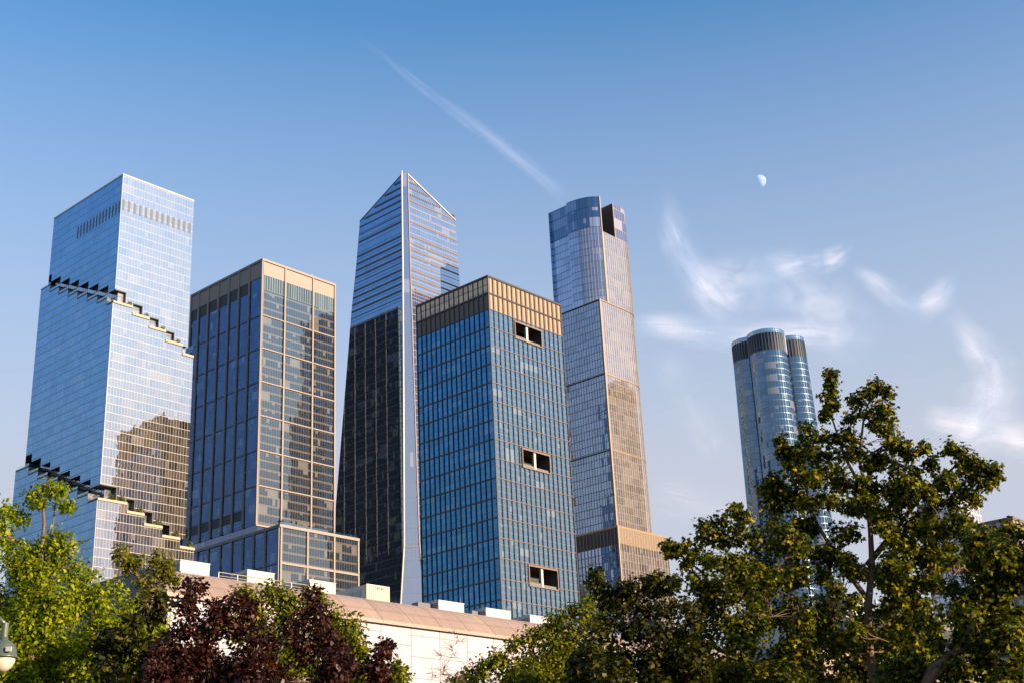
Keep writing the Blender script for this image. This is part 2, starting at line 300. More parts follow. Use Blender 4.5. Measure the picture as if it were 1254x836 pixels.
def ledges(segsL, segsR, pl, endL, endR):
    for i, (a, b, z) in enumerate(segsL):     # terrace floors along the shaded face
        MB().box(pl-.05, 3.2, a+(.02 if i else 0), b-.02, z-.7, z+.05).build('terrace_slab', M['dark_metal'], T1)
        if i: MB().box(pl+.03, 3.2, a-.0, a+.35, segsL[i-1][2]+.06, z-.72).build('terrace_end_wall', M['terr'] if 'terr' in M else M.setdefault('terr', plain('terrace_wall', (.17,.17,.18), .7)), T1)
        MB().box(pl+.1, pl+.16, a+.2, b-.2, z+.06, z+1.15).build('glass_railing', M['rail'], T1)
    for i, (a, b, z) in enumerate(segsR):
        if i == 0: a = 3.25
        MB().box(a+(.02 if i else 0)-.0, b-.02, pl-.45, 3.2, z-.75, z+.4).build('planter_ledge', M['tan'], T1)
    MB().box(pl-.05, 3.23, pl-.45, 3.2, segsR[0][2]-.75, segsR[0][2]+.3).build('planter_ledge', M['tan'], T1)
M['rail'], t_, o_ = newmat('railing_glass'); g0 = G(t_); tr = g0.n('ShaderNodeBsdfTransparent'); gl = g0.n('ShaderNodeBsdfGlossy'); gl.inputs['Roughness'].default_value = .02
gl.inputs[0].default_value = (.6,.8,.85,1); t_.links.new(g0.mixs(.3, tr.outputs[0], gl.outputs[0]), o_.inputs[0])
ledges(md_L, md_R, -1.8, 0, 0); ledges(lo_L, lo_R, -4, 0, 0)
def soffits(segsL, segsR, pl):
    for i, (a, b, z) in enumerate(segsL):
        MB().box(pl+.03, 3.2, a+.02, b-.02, z+.02, z+.5).build('soffit', M['soffit'], T1)
        if i: MB().box(pl+.03, 3.2, a-.3, a, segsL[i-1][2], z).build('notch_wall', M['soffit'], T1)
    for i, (a, b, z) in enumerate(segsR):
        if i % 2 == 0 and i < 7:
            MB().box(a, b+.35, pl-.12, pl+.3, z-.02, z+.45).build('opening_frame', M['soffit'], T1)
            MB().box(b, b+.4, pl-.12, 3.2, z-4.2 if i else z-5.5, z-.03).build('opening_frame', M['soffit'], T1)
            MB().box(a+.02, b-.02, pl+.35, 3.2, z+.02, z+.5).build('soffit', M['soffit'], T1)
        else: MB().box(a+.02, b-.02, pl+.03, 3.2, z+.02, z+.5).build('soffit', M['soffit'], T1)
soffits(up_L, up_R, 0); soffits(mb_L, mb_R, -1.8)
for k in range(14): MB().box(-.06, .1, 1+k*2.77, 2.15+k*2.77, 294, 300.2).build('louver_panel', M['louv'] if 'louv' in M else M.setdefault('louv', stripes('louver', .4, .5, (.05,.07,.10), (.11,.13,.17), .5, .2, axis=1)), T1)
M['louv2'] = stripes('louver_lit', .4, .5, (.05,.05,.06), (.10,.095,.11), .5, 0, axis=1)
for k in range(13): MB().box(.5+k*3.06, 1.75+k*3.06, -.06, .1, 295.6, 301).build('louver_panel', M['louv2'], T1)
MB().box(-.12, WR, -.12, .0, 313.6, 314.3).build('parapet_cap', M['white_metal'], T1)
MB().box(-.12, 0, .01, WL, 313.6, 314.3).build('parapet_cap', M['white_metal'], T1)
MB().box(-.16, .04, -.16, .04, 255, 313.5).build('corner_mullion', M['white_metal'], T1)
MB().box(-1.96, -1.76, -1.96, -1.76, 163, 246.9).build('corner_mullion', M['white_metal'], T1)
MB().box(-4.16, -3.96, -4.16, -3.96, 0, 154.9).build('corner_mullion', M['white_metal'], T1)

# --- 2. stone framed office tower with podium
T2, O2 = tower('framed_office_tower', 322, 318, 299*1.065, 'dark blue glass office tower gridded by pale stone piers, right of the terraced tower')
b_ = MB(); b_.face([(0,62,160),(0,0,160),(0,0,299),(0,62,299)]); b_.build('glass_facade', M['b2_L'], T2)
b_ = MB(); b_.face([(0,0,160),(48,0,160),(48,0,299),(0,0,299)]); b_.build('glass_facade', M['b2_R'], T2)
b_ = MB(); b_.face([(48,0,0),(48,62,0),(48,62,299),(48,0,299)]); b_.build('side_glass', M['b2_side'], T2); b_ = MB(); b_.face([(48,62,0),(0,62,0),(0,62,299),(48,62,299)]); b_.face([(0,0,297),(48,0,297),(48,62,297),(0,62,297)]); b_.face([(0,62,160),(48,62,160),(48,0,160),(0,0,160)])
b_.build('rear_facade', M['b2_L'], T2)
ys = [0, 10.45, 19.3, 28, 37, 46.1, 54.8, 62]; xs = [0, 14.4, 33, 48]
M['stone_d'] = plain('shaded_stone', (.32,.29,.27), .75, 0, .06, .2)
for i, y in enumerate(ys): MB().box(-.7, .05, max(y-.5, -.69), min(y+.5, 62.5), 160, 298.2).build('pier', M['stone'], T2)
for x in xs: MB().box(max(x-.42, .06), min(x+.42, 48.5), -.7, .05, 160, 298.2).build('pier', M['stone'], T2)
for y0, y1 in zip(ys, ys[1:]):
    MB().box(-.25, .04, y0+.52, y1-.52, 289.5, 298).build('louver_panel', M['b2_slats_L'], T2)
    if y0 > 5: MB().box(-.12, .03, y0+.52, y1-.52, 283.3, 289.4).build('louver_panel', M['b2_dark'], T2)
    if y0 > 5: MB().box(-.12, .03, y0+.52, y1-.52, 164.4, 169.3).build('louver_panel', M['b2_dark'], T2)
    for k in range(6): MB().box(-.2, .03, y0+.52, y1-.52, 268.2-17.8*k-.35, 268.2-17.8*k+.35).build('spandrel_band', M['dark_metal'], T2)
for x0, x1 in zip(xs, xs[1:]):
    MB().box(x0+.57, x1-.57, -.15, .04, 290.6, 298).build('louver_panel', M['b2_slats_R'], T2)
    MB().box(x0+.57, x1-.57, -.14, .04, 282.5, 290.5).build('clerestory_panel', facade('clerestory_glass', 1.55, 8.1, v0=282.4, mu=.2, mv=.2, frame=(.25,.28,.27), tint=(.42,.55,.58), refl=.3, dark=(.05,.07,.075), fl=0) if 'clr' not in M else M['clr'], T2)
    for k in range(6): MB().box(x0+.57, x1-.57, -.6, .04, 268.2-17.8*k-.3, 268.2-17.8*k+.3).build('spandrel_band', M['stone'], T2)
MB().box(-.75, .1, -.75, 62.5, 298.2, 299.4).build('cornice', M['stone'], T2)
MB().box(.11, 48.5, -.75, .1, 298.2, 299.4).build('cornice', M['stone'], T2)
MB().box(-.7, 48.4, -.7, .05, 159.2, 160.1).build('cornice', M['stone'], T2)
MB().box(33.3, 34.6, 2, 3.2, 299.4, 301.6).build('vent', M['stone'], T2)
b_ = MB(); b_.box(.3, 47.7, -.1, 61.7, 156.2, 159.9); b_.build('reveal_glazing', facade('reveal_glass', 3, 4, v0=156, frame=(.05,.05,.06), tint=(.4,.5,.7), refl=.35, fl=.03), T2)
PD = -18.8
b_ = MB(); b_.face([(-.5,62,0),(-.5,PD,0),(-.5,PD,155.6),(-.5,62,155.6)]); b_.build('podium_glass', M['b2_L'], T2)
b_ = MB(); b_.face([(-.5,PD,0),(48,PD,0),(48,PD,155.6),(-.5,PD,155.6)]); b_.build('podium_glass', M['b2_R'], T2)
MB().box(-.49, 47.99, PD+.01, 61.9, 152, 156.1).build('podium_roof', M['roofing'], T2)
MB().box(-1.1, 48.3, PD-.6, PD+.0, 154.9, 156.3).build('podium_cornice', M['stone'], T2)
MB().box(-1.1, -.5, PD+.01, 62, 154.9, 156.3).build('podium_cornice', M['stone'], T2)
for y in (-18.1, -8.07, .86, 9.3, 18.1, 27.2, 37, 46.1, 54.8): MB().box(-1.1, -.45, y-.5, y+.5, 0, 154.8).build('podium_pier', M['stone'], T2)
for x in (0, 15.7, 32.2, 47.5): MB().box(x-.45, x+.5, PD-.6, PD+.05, 0, 154.8).build('podium_pier', M['stone'], T2)
for z in (138.1, 120.3):
    MB().box(.5, 47, PD-.5, PD+.05, z-.5, z+.5).build('podium_band', M['stone'], T2)
    MB().box(-.75, -.45, PD+.5, 61, z-.3, z+.3).build('podium_band', M['dark_metal'], T2)
MB().box(0, 47.5, PD+.5, PD+.56, 156.2, 157.7).build('glass_railing', M['rail'], T2)

for y in ys: MB().box(47.95, 48.3, max(y-.3, .06), min(y+.3, 62.5), 160, 298.2).build('pier', M['b2_sidepier'], T2)
MB().box(47.9, 48.6, .11, 62.5, 298.2, 299.4).build('cornice', M['stone'], T2)
T2.scale = (1.065, 1.065, 1.065)

# --- 3. tall tower with sloped crown
T3, O3 = tower('sloped_crown_tower', 495.5, 212, 387, 'tallest glass skyscraper with a slanting pointed top and bright chamfered corner')
def lerp_tab(tab, z):
    tab = sorted(tab)
    if z <= tab[0][0]: return tab[0][1]
    for (z0, v0), (z1, v1) in zip(tab, tab[1:]):
        if z <= z1: return v0+(v1-v0)*(z-z0)/(z1-z0)
    return tab[-1][1]
cut = [(387.8, 2.5), (325, 3.0), (250, 4.2), (170, 5.6), (164, 5.8), (135, 9.0), (0, 18)]
lef = [(387, 37.5), (369.8, 39.9), (340, 43.6), (313, 47.8), (298, 49.5), (216, 59.3), (198, 61.5), (0, 66)]
rig = [(387, 41), (370.5, 41.8), (327, 43.8), (250, 49), (0, 60)]
zs = [0, 60, 110, 135, 150, 164, 170, 198, 216, 250, 270, 298, 313, 325, 340, 355, 369.9]
ztop = lambda x, y: 388.2-.455*(x+y)
mL, mR, mC, mb = MB(), MB(), MB(), MB()
for z0, z1 in zip(zs, zs[1:]):
    c0, c1, l0, l1, r0, r1 = (lerp_tab(t, z) for t in (cut, lef, rig) for z in (z0, z1))
    mL.face([(0,l0,z0),(0,c0,z0),(0,c1,z1),(0,l1,z1)]); mR.face([(c0,0,z0),(r0,0,z0),(r1,0,z1),(c1,0,z1)])
    mC.face([(0,c0,z0),(c0,0,z0),(c1,0,z1),(0,c1,z1)], [(0,z0),(6.4,z0),(6.4,z1),(0,z1)])
    mb.face([(r0,0,z0),(r0,l0,z0),(r1,l1,z1),(r1,0,z1)]); mb.face([(r0,l0,z0),(0,l0,z0),(0,l1,z1),(r1,l1,z1)])
c1, l1, r1 = lerp_tab(cut, 369.9), 39.9, 41.8
mL.face([(0,l1,369.9),(0,c1,369.9),(0,2.4,387)]); mR.face([(c1,0,369.9),(r1,0,369.9),(2.4,0,387)])
mC.face([(0,c1,369.9),(c1,0,369.9),(2.4,0,387),(0,2.4,387)], [(0,369.9),(6.4,369.9),(6.4,387),(0,387)])
mb.face([(0,2.4,387),(2.4,0,387),(r1,0,369.8),(r1,l1,352)]); mb.face([(0,2.4,387),(r1,l1,352),(0,l1,369.8)])
mb.face([(r1,0,369.9),(r1,0,369.8),(r1,l1,352)]);
mL.build('glass_facade', M['m_L'], T3); mR.build('glass_facade', M['m_R'], T3); mC.build('chamfer_glass', M['m_C'], T3); mb.build('rear_facade', M['m_L'], T3)
def edge(p0, p1, r, name, mat): MB().tube([p0, p1], r, 4).build(name, mat, T3)
M['edge'] = plain('pale_edge_trim', (.5,.44,.38), .45, .2)
edge((0,2.6,386.9), (2.6,0,386.9), .4, 'roof_trim', M['edge']); edge((-.1,2.2,389.5), (-.1,2.4,386.5), .4, 'roof_trim', M['edge']); edge((2.6,-.1,386.9), (r1,-.1,370), .45, 'roof_trim', M['edge'])
edge((0,2.5,387), (0,l1,369.9), .3, 'roof_trim', M['dark_metal'])
for tz in zip(sorted(cut)[:-1], sorted(cut)[1:]):
    (z0, c0), (z1, c1_) = tz
    edge((-.1,c0,z0), (-.1,c1_,z1), .55, 'corner_trim', M['edge']); edge((c0,-.1,z0), (c1_,-.1,z1), .4, 'corner_trim', M['m_brown'] if 'm_brown' in M else M.setdefault('m_brown', plain('brown_trim', (.33,.25,.22), .6)))
edge((0,5.9,164), (5.9,0,164), .45, 'corner_trim', M['m_brown'])
b_ = MB(); b_.prism([(33,.8),(42.2,.8),(42.2,14),(33,14)], 372.4, 373.8, bottom=True); b_.build('observation_deck', M['dark_metal'], T3)
bz_thick = [370.3, 356.4, 347.2, 342.5, 338.5, 334.2, 325.6, 321.3, 317, 312.7]; bz_open = [382.6, 378.7, 374.4]
M['m_vent'] = plain('vent_band', (.19,.135,.10), .7)
for z in bz_thick+bz_open+[361,365.8,330,308.4]:
    h = .85 if z in bz_thick or z in bz_open else .3
    yl = (387-z)/.465 if z > 370 else lerp_tab(lef, z)
    xl = (388-z)/.455 if z > 370 else lerp_tab(rig, z)
    cc = lerp_tab(cut, z)
    if yl > cc+1: MB().box(-.18, .02, cc+.6, yl-.4, z-h, z+h*.3).build('vent_band', M['soffit'], T3)
    if xl > cc+1:
        if z in bz_open: MB().box(cc+.6, xl-.8, -.18, .02, z-h, z+h*.3).build('vent_band', stripes('open_vents', 1.5, .12, (.5,.42,.36), (.02,.02,.025)) if 'ov' not in M else M['ov'], T3)
        elif h > .5: MB().box(cc+.6, xl-.1, -.18, .02, z-h*.8, z+h*.3).build('vent_band', M['m_vent'], T3)
        else: MB().box(cc+.6, xl-.1, -.14, .02, z-h, z).build('vent_band', M['m_brown'], T3)

# --- 4. blue tower with bronze crown
T4, O4 = tower('bronze_crowned_tower', 597, 338, 240, 'boxy blue glass tower with bronze screened crown and three paired openings')
KL, KR, KT = 44.3, 48.2, 224.6
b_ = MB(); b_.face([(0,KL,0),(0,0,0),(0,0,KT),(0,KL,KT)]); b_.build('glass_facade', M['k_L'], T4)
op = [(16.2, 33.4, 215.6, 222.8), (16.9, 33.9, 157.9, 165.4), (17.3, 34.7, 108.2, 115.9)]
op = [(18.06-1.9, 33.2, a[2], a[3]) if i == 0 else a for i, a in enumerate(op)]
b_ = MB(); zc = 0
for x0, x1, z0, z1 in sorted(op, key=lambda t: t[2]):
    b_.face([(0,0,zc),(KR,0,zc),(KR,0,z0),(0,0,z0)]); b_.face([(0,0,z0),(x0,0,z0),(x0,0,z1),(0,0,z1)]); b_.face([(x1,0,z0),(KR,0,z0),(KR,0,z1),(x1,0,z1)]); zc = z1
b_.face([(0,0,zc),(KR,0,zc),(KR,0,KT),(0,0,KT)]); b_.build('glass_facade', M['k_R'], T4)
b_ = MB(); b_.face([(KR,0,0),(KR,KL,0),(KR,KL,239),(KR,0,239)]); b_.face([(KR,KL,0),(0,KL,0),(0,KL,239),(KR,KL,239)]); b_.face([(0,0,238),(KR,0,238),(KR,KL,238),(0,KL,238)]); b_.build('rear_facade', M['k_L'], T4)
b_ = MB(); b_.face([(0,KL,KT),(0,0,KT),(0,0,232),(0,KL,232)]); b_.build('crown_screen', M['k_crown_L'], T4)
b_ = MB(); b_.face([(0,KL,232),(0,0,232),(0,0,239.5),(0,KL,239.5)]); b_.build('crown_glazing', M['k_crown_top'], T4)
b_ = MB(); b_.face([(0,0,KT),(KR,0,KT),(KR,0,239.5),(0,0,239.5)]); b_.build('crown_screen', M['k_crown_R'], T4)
M['frame_brown'] = plain('bronze_frame', (.17,.12,.09), .5, .3)
M['k_mull'] = plain('dark_bronze_mullion', (.05,.045,.045), .45, .3)
M['k_mull_R'] = plain('dark_bronze_mullion_sunlit', (.075,.065,.06), .5, .2)  # same dark bronze, browner where the sun strikes: light put into colour
nL, nR = 15, 16
for i in range(nL+1):
    y = KL*i/nL; MB().box(-.38, .02, max(y-.16, -.36), y+.16, 0, 239.4).build('mullion', M['k_mull'], T4)
for i in range(1, nR+1):
    x = KR*i/nR; zz = [0]
    for a in sorted(op, key=lambda t: t[2]):
        if a[0] < x < a[1]: zz += [a[2]-.3, a[3]+.3]
    zz.append(239.4); mm = MB()
    for a, b in zip(zz[::2], zz[1::2]): mm.box(x-.15, x+.15, -.38, .02, a, b)
    mm.build('mullion', M['k_mull_R'], T4)
MB().box(-.36, .2, -.42, -.0, 0, 239.4).build('corner_mullion', M['k_mull_R'], T4)
for k in range(0, 20):
    z = KT-8.27*k
    MB().box(-.24, .01, .2, KL-.1, z-.28, z+.28).build('floor_band', M['k_mull'], T4)
    m2 = MB(); hit = [a for a in op if a[2]-.6 < z < a[3]+.6]
    for a, b in ([(.22, KR-.1)] if not hit else [(.22, hit[0][0]-.5), (hit[0][1]+.5, KR-.1)]): MB().box(a, b, -.24, .01, z-.16, z+.16).build('floor_band', M['frame_brown'], T4)
MB().box(-.5, .1, -.5, KL, 239.4, 240.2).build('roof_cap', M['k_mull'], T4); MB().box(.11, KR+.3, -.5, .1, 239.4, 240.2).build('roof_cap', M['k_mull'], T4)
MB().box(-.45, -.0, -.45, KL+.4, 231.6, 232.3).build('crown_band', M['k_mull'], T4); MB().box(.01, KR+.5, -.45, .0, 231.6, 232.2).build('crown_band', M['k_mull'], T4)
for x0, x1, z0, z1 in op:
    lo_ = MB()
    lo_.face([(x0,8,z0),(x1,8,z0),(x1,8,z1),(x0,8,z1)]); lo_.face([(x0,0,z1),(x1,0,z1),(x1,8,z1),(x0,8,z1)]); lo_.face([(x0,0,z0),(x0,8,z0),(x0,8,z1),(x0,0,z1)]); lo_.face([(x1,8,z0),(x1,0,z0),(x1,0,z1),(x1,8,z1)]); lo_.face([(x0,0,z0),(x1,0,z0),(x1,8,z0),(x0,8,z0)])
    L = lo_.build('loggia', M['loggia'] if 'loggia' in M else M.setdefault('loggia', stripes('loggia_louvers', .5, .3, (.03,.028,.027), (.085,.075,.068), .8, axis=1)), T4)
    MB().box(x0-.5, x0, -.5, .6, z0-.5, z1+.7).build('frame', M['frame_brown'], L); MB().box(x1, x1+.5, -.5, .6, z0-.5, z1+.7).build('frame', M['frame_brown'], L)
    MB().box(x0, x1, -.5, .6, z1, z1+.7).build('frame', M['frame_brown'], L); MB().box(x0, x1, -.5, .6, z0-.5, z0).build('frame', M['frame_brown'], L)
    xm = (x0+x1)/2-.3; MB().box(xm-.65, xm+.65, .2, 1.2, z0+.01, z1-.01).build('post', M['white_metal'], L)
    MB().box(x0+.2, xm-.7, .45, .6, z0+.01, z0+1.5).build('parapet', M['roofing'], L); MB().box(xm+.7, x1-.2, .45, .6, z0+.01, z0+1.2).build('parapet', M['roofing'], L)

# --- 5. bronze finned tower
T5, O5 = tower('finned_bronze_tower', 734.3, 366.8, 240*1.2, 'tall slender glass tower with bronze fins, rounded side and notched crown')
def arc(cx, cy, r, a0, a1, n): return [(cx+r*math.cos(math.radians(a0+(a1-a0)*i/n)), cy+r*math.sin(math.radians(a0+(a1-a0)*i/n))) for i in range(n+1)]
def seg_build(pts, z0, z1, mat, name, u0=0):
    b = MB(); b.prism(pts, z0, z1, top=False, closed=False, u0=u0); return b.build(name, mat, T5)
# lower shaft (three tiers, slightly wider each)
right_lo = [(0,0),(7,0),(14,.0),(20.5,.15)]+arc(21.7, 10.4, 10.2, -88, 0, 9)+[(31.9, 27)]
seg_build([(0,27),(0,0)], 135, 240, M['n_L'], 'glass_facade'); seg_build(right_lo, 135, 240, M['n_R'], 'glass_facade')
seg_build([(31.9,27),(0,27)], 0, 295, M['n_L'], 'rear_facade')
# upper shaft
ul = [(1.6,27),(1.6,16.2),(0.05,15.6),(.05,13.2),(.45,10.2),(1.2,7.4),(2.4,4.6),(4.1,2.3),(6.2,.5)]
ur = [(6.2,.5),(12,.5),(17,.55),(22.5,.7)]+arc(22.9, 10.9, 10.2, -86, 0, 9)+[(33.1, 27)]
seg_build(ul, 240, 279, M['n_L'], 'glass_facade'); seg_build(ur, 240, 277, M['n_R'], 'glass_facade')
seg_build(ul, 279, 295, M['n_crown'], 'crown_glass')
rc = [p for p in ur if p[0] > 16.9]; rc = [(16.4,.66)]+rc
seg_build(rc, 277, 295, facade('crown_lit_glass', 1.62, 5.2, v0=277, mu=.2, mv=.2, frame=(.4,.3,.2), tint=(.75,.75,.95), refl=.55, dark=(.05,.05,.08), fl=.05), 'crown_glass', )
seg_build([(6.2,.5),(9.3,11),(16.5,11.5),(16.4,.7)], 276, 295, M['n_notch'], 'crown_notch'); seg_build([(16.4,.7),(16.5,11.5),(9.3,11),(6.2,.5)], 276, 295, M['n_notch'], 'crown_notch')
b_ = MB(); b_.prism(ul+ur[1:], 239.5, 276.5, top=True, scale=(.97, .97), cen=(17, 15)); b_.build('tower_core', M['n_notch'], T5)
b_ = MB(); b_.prism([(0,27)]+right_lo, 239.4, 240.3, bottom=True); b_.build('setback_ledge', M['bronze'], T5)
for pts, z, k in ((right_lo, 240, 0), (right_lo, 204.3, 0), (right_lo, 169, 0)):
    for a, b in ((pts, M['bronze']),):
        bb = MB()
        for p, q in zip(a, a[1:]): bb.tube([(p[0], p[1], z), (q[0], q[1], z)], .3, 4)
        bb.build('ledge_band', b, T5)
    MB().box(-.35, 0, 0, 27, z-.2, z+.2).build('ledge_band', M['dark_metal'], T5)
# base block
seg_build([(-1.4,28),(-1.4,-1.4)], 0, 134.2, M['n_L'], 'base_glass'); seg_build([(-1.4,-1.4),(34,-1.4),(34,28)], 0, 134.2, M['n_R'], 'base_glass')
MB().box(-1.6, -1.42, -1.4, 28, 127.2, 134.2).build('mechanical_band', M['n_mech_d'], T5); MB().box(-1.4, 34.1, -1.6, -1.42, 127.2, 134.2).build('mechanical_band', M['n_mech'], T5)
MB().box(-1.6, 34.1, -1.6, 28, 134.2, 135).build('setback_ledge', M['bronze'], T5)
def fins(pts, z0, z1, step, depth, mat, skip=0):
    # vertical fins along an open outline
    L = 0; nxt = step*.5 if skip == 0 else skip
    for a, b in zip(pts, pts[1:]):
        d = math.hypot(b[0]-a[0], b[1]-a[1])
        while nxt <= L+d:
            t = (nxt-L)/d; x, y = a[0]+(b[0]-a[0])*t, a[1]+(b[1]-a[1])*t
            tx, ty = (b[0]-a[0])/d, (b[1]-a[1])/d; nx, ny = ty, -tx; h = .11
            MB().prism([(x-tx*h, y-ty*h), (x-tx*h+nx*depth, y-ty*h+ny*depth), (x+tx*h+nx*depth, y+ty*h+ny*depth), (x+tx*h, y+ty*h)], z0, z1).build('fin', mat, T5)
            nxt += step
        L += d
M['fin_d'] = plain('bronze_fin_shade', (.30,.21,.15), .45, .4)
M['bronze_fin'] = plain('bronze_fin', (.42,.33,.25), .5, .15)
fins([(0,27),(0,0)], 135, 239.4, 1.5, .16, M['bronze_fin']); fins(right_lo, 135, 239.4, 1.62, .14, M['bronze_fin'])
fins(ul[4:], 240.3, 279, 1.5, .16, M['bronze_fin']); fins(ur, 240.3, 277, 1.62, .14, M['bronze_fin'])
fins([(-1.42,28),(-1.42,-1.4)], 0, 134.1, 1.9, .25, M['bronze_fin']); fins([(-1.4,-1.42),(34,-1.42)], 0, 134.1, 1.9, .25, M['bronze_fin'])
MB().box(-.3, .3, -.3, .3, 135, 240.2).build('corner_fin', M['bronze_fin'], T5); MB().box(-1.8, -1.2, -1.8, -1.2, 0, 134.9).build('corner_fin', M['bronze_fin'], T5)
MB().box(6, 6.5, .1, .5, 240.3, 295.1).build('corner_fin', M['bronze_fin'], T5); MB().box(16.3, 16.7, .3, .7, 276, 295.1).build('corner_fin', M['bronze_fin'], T5)

T5.scale = (1.2, 1.2, 1.2)
# --- 6. lobed tower
qc = (142.0, 694.5); T6 = empty('lobed_glass_tower', (qc[0], qc[1], 0), 0, label='slim glass skyscraper shaped like clustered cylinders, standing alone behind the large right tree', cat='skyscraper')
circ = [(139.4-qc[0], 684.2-qc[1], 10.3), (130.9-qc[0], 694-qc[1], 8.8), (153.7-qc[0], 695-qc[1], 8.8), (143-qc[0], 705-qc[1], 9.5), (0, 0, 9.6)]
out_ = []
for i in range(720):
    t = math.pi*2*i/720; dx, dy = math.cos(t), math.sin(t); best = 0
    for cx, cy, r in circ:
        b = dx*cx+dy*cy; disc = b*b-(cx*cx+cy*cy-r*r)
        if disc >= 0: best = max(best, b+math.sqrt(disc))
    out_.append((dx*best, dy*best))
def resample(poly, step):
    res = [poly[0]]; acc = 0
    for a, b in zip(poly, poly[1:]+poly[:1]):
        d = math.hypot(b[0]-a[0], b[1]-a[1]); acc += d
        if acc >= step: res.append(b); acc = 0
    return res
qo = resample(out_, 1.5)
kz = lambda z: 1+(268-z)*.0009
def qpr(z0, z1, grow=0, mat=None, name='', top=False):
    poly = [(p[0]*(1+grow), p[1]*(1+grow)) for p in qo]
    b = MB(); b.prism(poly, z0, z1, top=top, scale=(kz(z0), kz(z1))); return b.build(name, mat, T6)
qpr(0, 255.5, 0, M['q'], 'glass_facade'); qpr(255.5, 265.6, -.012, M['q_back'], 'louver_wall'); qpr(265.6, 268, 0, M['q_rim'], 'rim_glass'); qpr(266.5, 267.5, -.02, M['roofing'], 'roof_deck', True)
for i, p in enumerate(qo):
    if p[1] < 9:
        L = math.hypot(*p); nx, ny = p[0]/L, p[1]/L; k = kz(270)
        zz = 249 if p[0] < -7 else 255.5
        MB().prism([(p[0]*k-ny*.16-nx*.5, p[1]*k+nx*.16-ny*.5), (p[0]*k+ny*.16-nx*.5, p[1]*k-nx*.16-ny*.5), (p[0]*k+ny*.16+nx*.25, p[1]*k-nx*.16+ny*.25), (p[0]*k-ny*.16+nx*.25, p[1]*k+nx*.16+ny*.25)], zz, 265.6).build('louver_fin', M['q_fin'], T6)
left = [(p[0]*kz(261)*1.004, p[1]*kz(261)*1.004) for p in qo if p[0] < -7 and p[1] < 9]
left.sort(key=lambda p: -math.atan2(p[1], -p[0])); b_ = MB(); b_.prism(left, 249, 255.5, top=False, closed=False); b_.build('louver_wall', M['q_back'], T6)
b_ = MB(); b_.prism(left[::-1], 249, 255.5, top=False, closed=False); b_.build('louver_wall', M['q_back'], T6)

# ------------------------------------------------------------------ long low hall with metal roof edge
O7 = P0; T7 = empty('long_hall', tuple(O7), GROT, label='long low white panelled hall with a sloping tan metal roof edge', cat='building')
JL = 130
M['panel'] = facade('white_stone_panels', 4.03, 2.1, u0=0, v0=24.95, mu=.07, mv=.05, frame=(.42,.34,.26), fmetal=0, frough=.8, refl=.0, tint=(.1,.1,.1), dark=(.52,.5,.47), light=(.7,.66,.6), fl=0, tilt=0, jit=0)
def panel_mat(name, du, dv, u0, v0, col, jcol, jw, jv, rough=.6, metal=0, var=.05, zoff=0):
    m, t, out = newmat(name); g = G(t)
    uv = g.n('ShaderNodeUVMap'); sx = g.n('ShaderNodeSeparateXYZ'); t.links.new(uv.outputs[0], sx.inputs[0])
    a = g.m('DIVIDE', g.m('SUBTRACT', sx.outputs[0], u0-100*du), du); ia = g.m('FLOOR', a)
    b = g.m('DIVIDE', g.m('SUBTRACT', sx.outputs[1], v0-100*dv), dv)
    wn0 = g.n('ShaderNodeTexWhiteNoise', noise_dimensions='1D'); t.links.new(ia, wn0.inputs['W'])
    b = g.m('ADD', b, g.m('MULTIPLY', g.m('GREATER_THAN', wn0.outputs['Value'], .55), zoff)); ib = g.m('FLOOR', b)
    line = g.m('MAXIMUM', g.m('LESS_THAN', g.m('FRACT', a), jw/du), g.m('LESS_THAN', g.m('FRACT', b), jv/dv))
    cm = g.n('ShaderNodeCombineXYZ'); t.links.new(ia, cm.inputs[0]); t.links.new(ib, cm.inputs[1])
    wn = g.n('ShaderNodeTexWhiteNoise', noise_dimensions='3D'); t.links.new(cm.outputs[0], wn.inputs['Vector'])
    nz = g.n('ShaderNodeTexNoise'); nz.inputs['Scale'].default_value = .8; nz.inputs['Detail'].default_value = 8
    mp = g.n('ShaderNodeMapping'); mp.inputs['Scale'].default_value = (1, .25, 1); t.links.new(uv.outputs[0], mp.inputs[0]); t.links.new(mp.outputs[0], nz.inputs['Vector'])
    k = g.m('ADD', g.m('MULTIPLY_ADD', wn.outputs['Value'], 2*var, 1-var), g.m('MULTIPLY_ADD', nz.outputs[0], .5, -.25))
    v = g.n('ShaderNodeVectorMath', operation='SCALE'); v.inputs[0].default_value = col; t.links.new(k, v.inputs['Scale'])
    p = g.n('ShaderNodeBsdfPrincipled'); t.links.new(g.mix(line, v.outputs[0], jcol), p.inputs['Base Color']); p.inputs['Roughness'].default_value = rough; p.inputs['Metallic'].default_value = metal
    t.links.new(p.outputs[0], out.inputs[0]); return m
M['panel'] = panel_mat('white_stone_panels', 4.03, 2.1, 0, 24.95, (.43,.40,.45), (.24,.16,.11), .1, .07, .7, 0, .04, .5)
M['roofmetal'] = panel_mat('tan_roof_metal', 4.03, 1.9, 0, 0, (.35,.25,.195), (.10,.07,.055), .08, .05, .55, .15, .06)
b_ = MB(); b_.face([(-.3,0,0),(JL,0,0),(JL,0,24.9),(-.3,0,24.9)]); b_.face([(-.3,40,0),(-.3,0,0),(-.3,0,24.9),(-.3,40,24.9)]); b_.face([(JL,0,0),(JL,40,0),(JL,40,24.9),(JL,0,24.9)]); b_.build('panelled_wall', M['panel'], T7)
prof = [(-.35, 24.75), (-.35, 25.0), (.5, 25.9), (1.5, 26.8), (2.6, 27.6)]
rl = MB(); acc = 0
for (y0, z0), (y1, z1) in zip(prof, prof[1:]):
    d = math.hypot(y1-y0, z1-z0); rl.face([(-.6,y0,z0),(JL,y0,z0),(JL,y1,z1),(-.6,y1,z1)], [(-.6,acc),(JL,acc),(JL,acc+d),(-.6,acc+d)]); acc += d
